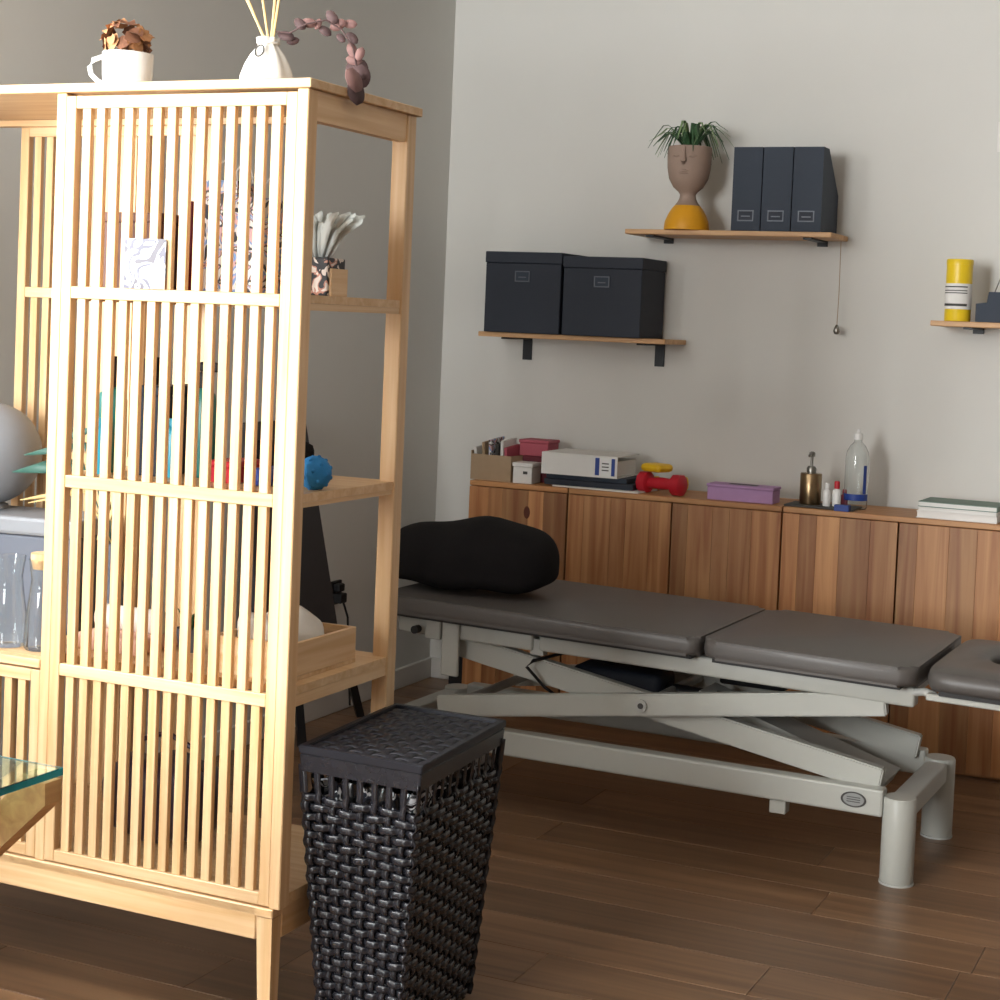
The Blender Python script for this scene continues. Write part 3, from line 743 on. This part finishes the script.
# wide inner plate, motor and cable
bm = prism([(-.66, .30), (-.09, .19), (-.07, .225), (-.62, .395)], .16, .30, 'xz'); obj('lift_plate', bm, 'framed', TB)
obj('motor', box(-1.02, -.74, .16, .30, .30, .42, .02, 3), 'navyd', TB, smooth=True)
obj('piston', tube([(-.80, .23, .37), (-.42, .23, .36)], .022, 14), 'blackp', TB, smooth=True)
obj('control_box', box(-.62, -.42, .33, .44, .385, .45, .008, 2), 'blackp', TB, smooth=True)
obj('cable', tube([(-.9, .2, .43), (-1.0, .1, .47), (-1.06, -.02, .455), (-1.07, -.04, .44), (-1.03, .0, .38), (-.99, .06, .33), (-.95, .12, .32)], .005, 6), 'blackp', TB, smooth=True)
# pads
PY0, PWD = -.105, .625
def pad(x0, x1, z0, z1, name='pad', y0=PY0, y1=PY0+PWD, rc=.03):
    bm = bmesh.new(); pts = []
    for cx, cy, a0 in ((x1-rc, y1-rc, 0), (x0+rc, y1-rc, 90), (x0+rc, y0+rc, 180), (x1-rc, y0+rc, 270)):
        for k in range(7):
            an = math.radians(a0+k*15); pts.append((cx+rc*math.cos(an), cy+rc*math.sin(an)))
    prism(pts, z0, z1, 'xy', bm)
    tops = [e for e in bm.edges if abs(e.verts[0].co.z-e.verts[1].co.z) < 1e-6]
    bmesh.ops.bevel(bm, geom=tops, offset=.02, segments=4, profile=.5, affect='EDGES')
    return bm
def padlocal(px, py, z):
    p = on(px, py, 'z', z)-Vector((.846, 1.642, 0)); a = math.radians(1.1)
    return Vector((p.x*math.cos(a)-p.y*math.sin(a), p.x*math.sin(a)+p.y*math.cos(a)))
s1 = (padlocal(712, 646, .57).x+padlocal(758, 611, .585).x)/2
s2 = (padlocal(924, 672, .565).x+padlocal(957, 642, .58).x)/2
PZ0, PZ1 = .532, .584
obj('pad', up(pad(-1.53, s1-.004, PZ0, PZ1)), 'vinyl', TB, smooth=True)
obj('pad', up(pad(s1+.004, s2-.006, PZ0, PZ1, rc=.045)), 'vinyl', TB, smooth=True)
# head pad with the face opening
def headpad(x0, x1, y0, y1, z0, z1, ex, ey, ea, eb):
    bm = bmesh.new(); n = 56; cx, cy = ex, ey; outer = []; inner = []
    rc = .05
    for i in range(n):
        an = 2*math.pi*i/n; dx, dy = math.cos(an), math.sin(an)
        # superellipse outline about the pad centre
        e = .28
        ox = (x0+x1)/2+(x1-x0)/2*math.copysign(abs(dx)**e, dx); oy = (y0+y1)/2+(y1-y0)/2*math.copysign(abs(dy)**e, dy)
        outer.append((ox, oy)); inner.append((cx+ea*dx, cy+eb*dy))
    def mixp(t): return [((o[0]*(1-t)+i_[0]*t), (o[1]*(1-t)+i_[1]*t)) for o, i_ in zip(outer, inner)]
    c = ((x0+x1)/2, (y0+y1)/2)
    def shr(pts, s): return [(c[0]+(p[0]-c[0])*s, c[1]+(p[1]-c[1])*s) for p in pts]
    loops = [(shr(outer, .96), z0), (outer, z0+.015), (outer, z1-.02), (shr(outer, .975), z1-.005), (shr(outer, .94), z1)]
    loops += [([(cx+ea*1.12*math.cos(2*math.pi*i/n), cy+eb*1.12*math.sin(2*math.pi*i/n)) for i in range(n)], z1), (inner, z1-.01), (inner, z0)]
    V = [[bm.verts.new((p[0], p[1], z)) for p in l] for l, z in loops]
    V.append(V[0])
    for a, b in zip(V, V[1:]):
        for i in range(n): bm.faces.new((a[i], a[(i+1) % n], b[(i+1) % n], b[i]))
    return bm
hp = obj('head_pad', up(headpad(s2+.006, s2+.33, PY0+.02, PY0+PWD-.02, PZ0-.004, PZ1-.003, s2+.185, PY0+PWD/2+.02, .06, .085)), 'vinyl', TB, smooth='all')
obj('face_hole_liner', up(lathe([(0, PZ0-.003), (.058, PZ0-.003), (.058, PZ0+.003), (0, PZ0+.003)], 28, None, s2+.185, PY0+PWD/2+.02)), 'vinylseam', hp)
for a, b in ((-1.5, s1-.03), (s1+.03, s2-.05), (s2+.05, s2+.3)): obj('pad_board', up(box(a, b, PY0+.03, PY0+PWD-.03, PZ0-.012, PZ0-.0003)), 'vinylseam', TB)
for yy in (PY0+.04, PY0+PWD-.07): obj('head_rail', up(box(s2+.015, s2+.33, yy, yy+.03, .502, .5195, .003, 1)), 'frame', TB)
for yy in (.0, BWD-.03): obj('hinge_bolt', up(tube([(-.03, yy, .522), (-.03, yy, .54)], .014, 14)), 'frame', TB, smooth=True)
for yy in (-.02, BWD-.02): obj('hinge_link', up(tube([(.02, yy, .508), (.05, yy, .514), (.08, yy, .508)], .011, 10)), 'framed', TB, smooth=True)
for yy in (-.03, BWD-.02):
    for x in (-1.3, -.9, -.6, -.38, -.1): obj('spacer', up(box(x-.02, x+.02, yy+.008, yy+.04, .521, .5198+.0005)), 'blackp', TB)

# pillow
def pf(p):
    t = p.x/.3
    h = 1.0+.16*math.sin((t-.1)*1.7)-.10*max(0, -t-.2)
    q = Vector((p.x, p.y*(1-.10*t*t), p.z*h if p.z > 0 else -.087*(abs(p.z)/.122)**.45))
    q.z += .006*math.sin(p.x*26+p.y*12)
    if q.z < -.085: q.z = -.085
    return q
pz = .612
pb = blob(.29, .175, .122, .86, .72, nu=56, nv=30, fn=pf)
mark(obj('pillow', pb, 'blackcloth', None, (-.535, 1.84, pz+.087), (0, 0, math.radians(-3)), smooth='all'), 'plump black fabric pillow at the foot end of the massage table', 'pillow')

# ------------------------------------------------------------------ pine cabinets along the back wall
IY, ID, IH = 2.832, .30, .83
STAVE = [.092, .062, .105, .08, .058]
def pine_cab(x0, nd, label, dw=.398, knots=()):
    wd = nd*.395-.004
    t = thing('pine_cabinet', label, 'cabinet', (x0, IY, 0), 0, 'pine cabinets along the back wall')
    obj('side_panel', box(0, .018, .021, ID, .0, IH-.0185), 'pine', t); obj('side_panel', box(wd-.018, wd, .021, ID, .0, IH-.0185), 'pine', t)
    obj('top_panel', box(0, wd, .003, ID, IH-.018, IH, .0015, 1), 'pinex', t)
    obj('bottom_panel', box(.018, wd-.018, .021, ID-.01, .03, .048), 'pinex', t)
    obj('back_panel', box(.018, wd-.018, ID-.008, ID-.002, .048, IH-.019), 'pinex', t)
    obj('plinth', box(.018, wd-.018, .025, .043, 0, .0295), 'pinex', t)
    for k in range(nd):
        d0 = k*.395+.001; d1 = d0+.3895
        ws = STAVE[:]; random.shuffle(ws); tot = sum(ws); x = d0
        d = None
        for w_ in ws:
            x2 = x+w_/tot*(d1-d0)
            bb = box(x+.0002, x2-.0002, 0, .0195, .012, IH-.0205, .0007, 1)
            if d is None: d = obj('door', bb, 'pine', t)
            else: obj('stave', bb, 'pine', d)
            x = x2
        for kx, kz, r in knots:
            kb = lathe([(0, .0002), (r, .0002), (r*.8, .0006), (0, .0008)], 16)
            for v in kb.verts: v.co = Vector((v.co.x*.75, -v.co.z, v.co.y*1.35))
            obj('knot', kb, 'knot', d, (d0+kx, 0, kz))
    return t
pine_cab(-1.025, 1, 'single-door pine cabinet with dark knots by the room corner', knots=((.235, .73, .017), (.295, .645, .009)))
pine_cab(-.629, 2, 'double-door pine cabinet under the binder and red dumbbell')
pine_cab(.162, 2, 'double-door pine cabinet under the soap dispenser and books')
solid('narrow_box', 'narrow black box standing between room corner and pine cabinet', 'box', -1.094, -1.034, 2.86, 3.1, 0, .655, 'blackp', .004)

# ------------------------------------------------------------------ things on the pine cabinets
Z8 = IH+.0003
cb = thing('cardboard_box', 'open kraft cardboard box of papers on the pine cabinet', 'box', (-.955, 2.94, Z8), math.radians(-4))
hx, hy, hh = .085, .07, .095
for nm, bb in (('base', box(-hx, hx, -hy, hy, 0, .004)), ('side', box(-hx, -hx+.004, -hy, hy, .0042, hh+.012)), ('side', box(hx-.004, hx, -hy, hy, .0042, hh)), ('front', box(-hx+.0042, hx-.0042, -hy, -hy+.004, .0042, hh)), ('back', box(-hx+.0042, hx-.0042, hy-.004, hy, .0042, hh+.01))):
    obj(nm, bb, 'card', cb)
for i, (x, tl, h, mt) in enumerate(((-.06, -.18, .12, 'paper'), (-.036, .02, .14, 'card'), (-.01, .04, .15, 'speck'), (.014, .1, .135, 'ink'), (.035, .1, .15, 'paper'), (.058, -.05, .125, 'pink'))):
    mark(obj('paper_packet', box(-.006, .006, -.05, .05, 0, h, .001, 1), mt, None, (-.955+x, 2.935, Z8+.005), (.1, tl*.5, math.radians(-4))),
         {'paper': 'white packet', 'card': 'brown packet', 'speck': 'speckled packet', 'ink': 'dark grey packet', 'pink': 'pink packet'}[mt]+(' nearest the wall corner' if x < -.05 else ' between the others' if x > .03 and mt == 'paper' else '')+' standing in the cardboard box', 'packet')
wb = carton('small_box', 'small square white box beside the cardboard box', 'box', -.864, -.788, 2.86, 2.94, Z8, .906, 'paper', 'paper', .015)
obj('mark', box(.004, .02, -.0435, -.0405, .035, .045), 'ink', wb)
carton('maroon_box', 'dark maroon box behind the small white box', 'box', -.87, -.735, 2.955, 3.05, Z8, .925, 'maroon', 'maroon')
carton('pink_box', 'dusty pink box stacked on the maroon box', 'box', -.885, -.77, 2.955, 3.055, .9257, .985, 'pink', 'pink', .012)
# papers and dark folders under the binder
for i, (x0, x1, z0, z1, mt, lb, rz) in enumerate(((-.70, -.36, 0, .006, 'paper', 'white paper sheaf under the dark folders', -3), (-.74, -.40, .0065, .028, 'navyd', 'navy document folder lying under the white binder', 2), (-.735, -.42, .0285, .045, 'navy', 'slate blue folder directly under the white binder', -1))):
    solid('document_folder', lb, 'folder', x0, x1, 2.85+.01*i, 3.07, Z8+z0, Z8+z1, mt, .002, None, math.radians(rz))
bn = thing('ring_binder', 'white ring binder lying flat with blue printed spine label', 'binder', (-.602, 2.965, Z8+.0455), math.radians(1))
hx, hy, h = .146, .115, .078
bm = box(-hx, hx, -hy, hy, 0, .004); box(-hx, hx, -hy, hy, h-.004, h, bm=bm); box(-hx, hx, -hy, -hy+.004, .004, h-.004, bm=bm)
obj('cover', bm, 'paper', bn); obj('pages', box(-hx+.01, hx-.01, -hy+.02, hy-.01, .006, h-.02), 'cloth', bn)
for a, b in ((.062, .078), (.124, .137)): obj('blue_label', box(a, b, -hy-.0012, -hy-.0002, .008, h-.008), 'blue', bn)
obj('label', box(.0785, .1235, -hy-.001, -hy-.0002, .006, h-.006), 'ceramic', bn)
for k in range(3): obj('print_line', box(.088, .114, -hy-.0016, -hy-.0011, .025+k*.012, .029+k*.012), 'ink', bn)
# dumbbells
def dumbbell(label, mat, c, L, R, rot):
    t = thing('dumbbell', label, 'dumbbell', c, rot)
    for s in (-1, 1):
        x = s*(L/2-R*.5)
        hb = bmesh.new(); pr_ = []
        obj('head', tube([(x-R*.55, 0, R), (x-R*.42, 0, R), (x+R*.42, 0, R), (x+R*.55, 0, R)], [R*.8, R, R, R*.8], 10), mat, t, smooth=True)
    obj('grip', tube([(-L/2+R, 0, R), (0, 0, R), (L/2-R, 0, R)], [R*.5, R*.58, R*.5], 14), mat, t, smooth=True)
    return t
dumbbell('red vinyl dumbbell on the pine cabinet', 'red', (-.302, 2.9, Z8), .178, .038, math.radians(-14))
dumbbell('small yellow dumbbell behind the red one', 'yellow', (-.325, 3.05, Z8+.0), .13, .026, math.radians(35))
solid('yellow_weight', 'yellow rubber weight cuff lying across the dumbbells', 'weight', -.375, -.285, 2.88, 2.965, Z8+.0765, Z8+.106, 'yellow', .013, None, math.radians(-20))
lb = carton('lilac_box', 'flat lilac cardboard box on the pine cabinet', 'box', -.122, .113, 2.87, 2.96, Z8, .886, 'lilac', 'lilac', .01)
obj('slot', box(-.05, .05, -.02, .02, .0561, .0568), 'ink', lb)
# tray and toiletries
mark(obj('tray', box(-.12, .12, -.07, .07, 0, .007, .003, 2), 'ink', None, (.275, 2.93, Z8)), 'thin dark tray under the steel soap dispenser', 'tray')
ZT2 = Z8+.0073
sd = thing('soap_dispenser', 'brushed bronze steel soap dispenser with pump on the tray', 'dispenser', (.228, 2.93, ZT2))
obj('body', lathe([(0, .0002), (.036, .0002), (.037, .003), (.037, .103), (.035, .106), (0, .106)], 36), 'bronze', sd, smooth=True)
obj('collar', lathe([(0, .1062), (.016, .1062), (.017, .122), (.012, .13), (0, .13)], 24), 'steel', sd, smooth=True)
pm = obj('pump', lathe([(0, .1302), (.005, .1302), (.005, .162), (.01, .163), (.011, .176), (.004, .18), (0, .18)], 18), 'steel', sd, smooth=True)
obj('spout', tube([(0, 0, .17), (0, -.025, .172), (0, -.036, .166)], .0045, 10), 'steel', pm, smooth=True)
pump_bottle('small_bottle', 'small white bottle on the tray beside the soap dispenser', .293, 2.9, ZT2, .013, .058, .016, 'ceramic', 'ceramic')
rb = pump_bottle('small_bottle', 'white bottle with a red cap on the tray', .322, 2.92, ZT2, .015, .06, .022, 'ceramic', 'red')
pump_bottle('small_bottle', 'small pink bottle behind the red-capped bottle', .338, 2.965, ZT2, .012, .04, .012, 'pink', 'pink')
wbt = thing('clear_bottle', 'tall clear plastic bottle with white cap and blue label', 'bottle', (.39, 2.97, ZT2*0+Z8+.0003))
if True:
    wbt.location = (.375, 2.97, Z8)
obj('body', lathe([(0, .0005), (.037, .0005), (.04, .006), (.04, .175), (.037, .195), (.026, .216), (.013, .228), (.013, .236), (.0115, .236), (.0115, .228), (.024, .215), (.0355, .193), (.0385, .175), (.0385, .008), (.036, .003), (0, .003)], 36), 'glass', wbt, smooth=True)
obj('cap', lathe([(0, .2365), (.014, .2365), (.014, .255), (.006, .262), (.005, .272), (0, .272)], 24), 'ceramic', wbt, smooth=True)
def arcband(r0, a0, a1, z0, z1, n=14):
    bm = bmesh.new(); pv = None
    for k in range(n+1):
        an = math.radians(a0+(a1-a0)*k/n); cur = [bm.verts.new((r*math.cos(an), r*math.sin(an), z)) for r, z in ((r0, z0), (r0, z1), (r0+.0006, z1), (r0+.0006, z0))]
        if pv:
            for i in range(4): bm.faces.new((pv[i], pv[(i+1) % 4], cur[(i+1) % 4], cur[i]))
        else: bm.faces.new(cur)
        pv = cur
    bm.faces.new(pv[::-1]); return bm
obj('label_band', arcband(.0402, 180, 360, .03, .052), 'blue', wbt, smooth=True)
obj('label_stripe', arcband(.0402, -42, -22, .053, .15, 6), 'blue', wbt, smooth=True)
solid('blue_carton', 'tiny navy blue carton in front of the clear bottle', 'box', .335, .385, 2.838, 2.868, Z8, Z8+.021, 'blue', .001)
for i, (a, b, z0, z1, mt, lb, rz) in enumerate(((.605, .865, 0, .022, 'paper', 'cream paperback at the bottom of the book stack', 0), (.607, .86, .0224, .036, 'paper', 'thin white booklet between the stacked books', 1.5), (.612, .868, .0364, .054, 'greenbook', 'grey green book on top of the stack', -1.5))):
    book('stacked_book', lb, a, b, 2.86, 3.04, Z8+z0, Z8+z1, mt, 'flat', 'books stacked on the pine cabinet', rz=math.radians(rz))

# ------------------------------------------------------------------ wall shelves
def wshelf(x0, x1, z, dep, label, brs, bh=.075):
    t = thing('wall_shelf', label, 'shelf', ((x0+x1)/2, YB, z), 0, 'wall shelves')
    cx = (x0+x1)/2
    obj('board', box(x0-cx, x1-cx, -dep, -.001, -.018, 0, .002, 1), 'shelfw', t)
    for bx in brs:
        bx -= cx
        bk_ = obj('bracket', box(bx-.019, bx+.019, -.006, -.001, -.018-bh, -.0183, .001, 1), 'blackm', t)
        obj('bracket_arm', box(bx-.016, bx+.016, -dep+.025, -.0065, -.025, -.0183, .001, 1), 'blackm', bk_)
    return t
LZ, UZ, RZ = 1.377, 1.768, 1.481
wshelf(-1.075, -.335, LZ, .235, 'oak wall shelf carrying two navy storage boxes', (-.975, -.435), .085)
wshelf(-.505, .25, UZ, .235, 'oak wall shelf with the head planter and magazine files', (-.42, .16), .02)
wshelf(.60, 1.3, RZ, .235, 'oak wall shelf with the yellow tin', (.72, 1.2), .02)
def stbox(x0, x1, y0, y1, z, h, label):
    cx, cy = (x0+x1)/2, (y0+y1)/2
    t = thing('storage_box', label, 'box', (cx, cy, z+.0004), 0, 'navy storage boxes on the wall shelf')
    hx, hy = (x1-x0)/2, (y1-y0)/2
    obj('body', box(-hx+.003, hx-.003, -hy+.003, hy-.003, 0, h-.042, .002, 1), 'navyd', t)
    bm = box(-hx, hx, -hy, hy, h-.0415, h, .003, 2); obj('lid', bm, 'navyd', t)
    lh = obj('label_holder', box(-.028, .028, -hy-.0012, -hy+.0028, h-.108, h-.072), 'navy', t)
    for bb in (box(-.03, .03, -hy-.004, -hy-.0014, h-.074, h-.070), box(-.03, .03, -hy-.004, -hy-.0014, h-.11, h-.106), box(-.03, -.026, -hy-.004, -hy-.0014, h-.1058, h-.0742), box(.026, .03, -hy-.004, -hy-.0014, h-.1058, h-.0742), box(-.015, .015, -hy-.0036, -hy-.0014, h-.095, h-.091)):
        obj('holder_frame', bb, 'pewter', lh)
    return t
stbox(-1.045, -.735, 2.93, 3.18, LZ, .298, 'navy lidded storage box, the taller one, at the corner end of shelf')
stbox(-.73, -.42, 2.93, 3.18, LZ, .287, 'navy lidded storage box beside the taller one on the shelf')
# magazine files
def mfile(x0, label):
    wd, dp, h = .104, .22, .29
    t = thing('magazine_file', label, 'magazine file', (x0+wd/2, 2.952, UZ+.0004), 0, 'navy magazine files on the wall shelf')
    c = .003
    prof = [(0, 0), (dp, 0), (dp, .14), (.07, h), (0, h)]
    for s, nm in ((-wd/2, 'side'), (wd/2-c, 'side')): obj(nm, prism(prof, s, s+c, 'yz'), 'navy', t)
    obj('spine', box(-wd/2+c, wd/2-c, 0, c, 0, h), 'navy', t); obj('base', box(-wd/2+c, wd/2-c, c, dp, 0, c), 'navy', t); obj('back', box(-wd/2+c, wd/2-c, dp-c, dp, c, .14), 'navy', t)
    lh = obj('label_holder', box(-.027, .027, -.0015, -.0002, .035, .07), 'navyd', t)
    for bb in (box(-.029, .029, -.004, -.0016, .067, .071), box(-.029, .029, -.004, -.0016, .033, .037), box(-.029, -.025, -.004, -.0016, .0372, .0668), box(.025, .029, -.004, -.0016, .0372, .0668), box(-.016, .016, -.0036, -.0016, .048, .052)):
        obj('holder_frame', bb, 'pewter', lh)
    obj('papers', box(-wd/2+.02, wd/2-.02, .012, dp-.02, .004, .125), 'paper', t)
for x0, lb in ((-.108, 'navy magazine file next to the head planter'), (.0, 'navy magazine file in the middle of the three'), (.108, 'navy magazine file at the free end of the shelf')): mfile(x0, lb)
# head planter
hp = thing('head_planter', 'taupe face-shaped planter with mustard yellow base', 'planter', (-.288, 3.0, UZ+.0004))
obj('bust', lathe([(0, .0003), (.08, .0003), (.081, .006), (.078, .03), (.068, .055), (.055, .077), (.046, .0875), (0, .0875)], 36), 'mustard', hp, smooth=True)
obj('head', lathe([(0, .0878), (.0455, .0878), (.036, .1), (.03, .113), (.028, .126), (.034, .136), (.053, .152), (.07, .182), (.077, .22), (.079, .26), (.078, .295), (.074, .296), (.072, .26), (.05, .2), (0, .18)], 40), 'taupe', hp, smooth=True)
fd = Vector((CAM.x+.272, CAM.y-3.0, 0)).normalized(); fd = Vector((fd.x-.25, fd.y, 0)).normalized(); sd_ = Vector((-fd.y, fd.x, 0))
def facept(u, z, r): return fd*math.sqrt(max(0, r*r-u*u))+sd_*(-u)+Vector((0, 0, z))
obj('nose', tube([facept(0, .29, .077), facept(0, .262, .083), facept(0, .238, .087), facept(0, .23, .078)], [.005, .007, .011, .006], 10), 'taupe', hp, smooth=True)
for z, r in ((.205, .073), (.196, .0705)): obj('lip', tube([facept(-.017, z, r+.002), facept(-.006, z+.0015, r+.005), facept(.006, z+.0015, r+.005), facept(.017, z, r+.002)], [.001, .0035, .0035, .001], 8), 'taupe', hp, smooth=True)
for s in (-1, 1): obj('eyelid', tube([facept(s*.018, .258, .079), facept(s*.03, .254, .081), facept(s*.042, .258, .079)], .0025, 8), 'taupe', hp, smooth=True)
obj('soil', lathe([(0, .27), (.0715, .27), (.0715, .265), (0, .265)], 28), 'ink', hp)
sp = thing('spider_plant', 'spider plant with arching narrow green leaves in the head planter', 'plant', (-.288, 3.0, UZ+.271))
for i in range(48):
    an = i*2.39996+random.uniform(-.2, .2); R_ = random.uniform(.1, .165); H_ = random.uniform(.06, .105); dr = random.uniform(.03, .11)
    dx, dy = math.cos(an), math.sin(an)*.8
    pts = []
    for k in range(9):
        t = k/8; rr = R_*(t**.9); z = H_*math.sin(min(1, t*1.35)*math.pi*.62)*1.1-dr*max(0, t-.55)**1.5*3.2
        pts.append((rr*dx, rr*dy, z+.0))
    pts = [(x, min(yv, .17), z) for x, yv, z in pts]
    obj('leaf', ribbon(pts, [.004, .006, .0065, .0062, .0058, .005, .004, .0026, .0008], (dx*.3, dy*.3, 1)), 'leafl' if i % 3 == 0 else 'leaf', sp, smooth='all')
# hanging pull cord
hc = thing('pull_cord', 'thin white cord with a small metal pull hanging below the shelf', 'cord', (.238, 3.14, 1.42))
obj('cord', tube([(0, 0, .035), (.002, 0, .15), (0, 0, .329)], .0014, 6), 'card', hc)
obj('pull', lathe([(0, 0), (.008, .002), (.012, .012), (.009, .024), (.004, .034), (0, .036)], 18), 'steel', hc, smooth=True)
# right shelf
yt = thing('yellow_tin', 'tall yellow tin with a white label on the wall shelf', 'tin', (.68, 3.0, RZ+.0004))
obj('body', lathe([(0, .0003), (.042, .0003), (.043, .003), (.043, .188), (0, .188)], 36), 'canyel', yt, smooth=True)
obj('lid', lathe([(0, .1882), (.044, .1882), (.044, .203), (.042, .206), (0, .206)], 36), 'canyel', yt, smooth=True)
lbn = obj('label', arcband(.0432, 150, 390, .04, .125, 24), 'paper', yt, smooth=True)
for z, h in ((.112, .004), (.1, .003), (.092, .003), (.05, .008)): obj('print_line', arcband(.0439, 200, 320, z, z+h, 16), 'ink', lbn, smooth=True)
nb = thing('desk_caddy', 'low navy caddy with stepped rim beside the yellow tin', 'caddy', (.87, 3.03, RZ+.0004))
obj('body', prism([(-.125, 0), (.13, 0), (.13, .07), (.02, .07), (-.01, .085), (-.03, .085), (-.035, .1), (-.085, .1), (-.09, .065), (-.125, .06)], -.07, .07, 'xz'), 'navy', nb)
obj('wire_handle', tube([(-.09, .075, .1), (-.06, .078, .19), (.0, .078, .184), (.1, .078, .186), (.12, .075, .07)], .002, 6), 'steel', nb, smooth=True)
a, b = on(997, 122, 'y', YB), on(997, 152, 'y', YB)
mark(obj('wall_notice', box(0, .2, -.004, -.001, 0, a.z-b.z, .001, 1), 'paper', None, (b.x, YB, b.z)), 'white paper notice fixed high on the back wall', 'notice')

# ------------------------------------------------------------------ by the left wall, behind the cabinet
ez = thing('leaning_board', 'dark grey board on splayed legs leaning against the left wall', 'board', (-1.2, 2.05, 0))
bm = bmesh.new()
q = [(.0, -.30, .30), (.0, .19, .30), (-.115, .1, 1.06), (-.115, -.26, 1.06)]
A = [bm.verts.new(v) for v in q]; B_ = [bm.verts.new((v[0]-.02, v[1], v[2])) for v in q]
bm.faces.new(A); bm.faces.new(B_[::-1])
for i in range(4): bm.faces.new((A[i], B_[i], B_[(i+1) % 4], A[(i+1) % 4]))
obj('panel', bm, 'darkgrey', ez)
obj('leg', tube([(.03, -.08, 0), (-.012, -.08, .2985)], .019, 4), 'blackp', ez)
obj('leg', tube([(-.03, .4, 0), (-.03, .3, .2), (-.012, .16, .2985)], .019, 4), 'blackp', ez)
so = thing('wall_socket', 'black double wall socket with plugs on the left wall', 'socket', (XL+.0005, 2.42, .40))
obj('plate', box(0, .012, -.045, .045, -.01, .075, .003, 2), 'blackp', so)
obj('plug', box(.0123, .05, -.025, .02, -.0, .035, .005, 2), 'blackp', so)
obj('plug', box(.0123, .04, -.02, .02, .04, .068, .005, 2), 'blackp', so)
obj('wire', tube([(.045, 0, .005), (.06, .01, -.05), (.04, .06, -.2), (.03, .1, -.385)], .004, 6), 'blackp', so, smooth=True)

# ------------------------------------------------------------------ glass desk in the foreground
gd = thing('glass_desk', 'glass-topped desk on slanted wooden trestle in front of cabinet', 'desk', (-.3, -1.2, 0))
G0 = Vector((-.3, -1.2, 0)); gx, gy = .116+.3, -.786+1.2
bm = box(-.75, gx, -.42, gy, .728, .74, .0012, 1)
gt = obj('glass_top', bm, 'dglass', gd, mats=['dglass', 'gedge'])
for pg in gt.data.polygons:
    if abs(pg.normal.z) < .5: pg.material_index = 1
for yy in (-.835+1.2, -.34):
    pA, pB, pC, pE = [on(px, py, 'y', -.835)-G0 for px, py in ((45, 780), (45, 806), (0, 848), (2, 799))]
    sl_ = (pB.x-pC.x)/(pB.z-pC.z); gl = .7275
    bm = prism([(pA.x, gl), (pE.x+sl_*(gl-pE.z), gl), (pE.x-sl_*pE.z, 0), (pB.x-sl_*pB.z, 0), (pB.x, pB.z)], yy, yy+.035, 'xz')
    obj('trestle_leg', bm, 'bamedge', gd)
    bm = prism([(-.66, .7275), (-.555, .7275), (-.27, .0), (-.34, .0)], yy, yy+.035, 'xz')
    obj('trestle_leg', bm, 'bamedge', gd)
obj('trestle_beam', box(.29, .33, -.30, .3645, .66, .70, .003, 1), 'bamedge', gd)
obj('trestle_beam', box(-.64, -.60, -.30, .3645, .66, .70, .003, 1), 'bamedge', gd)
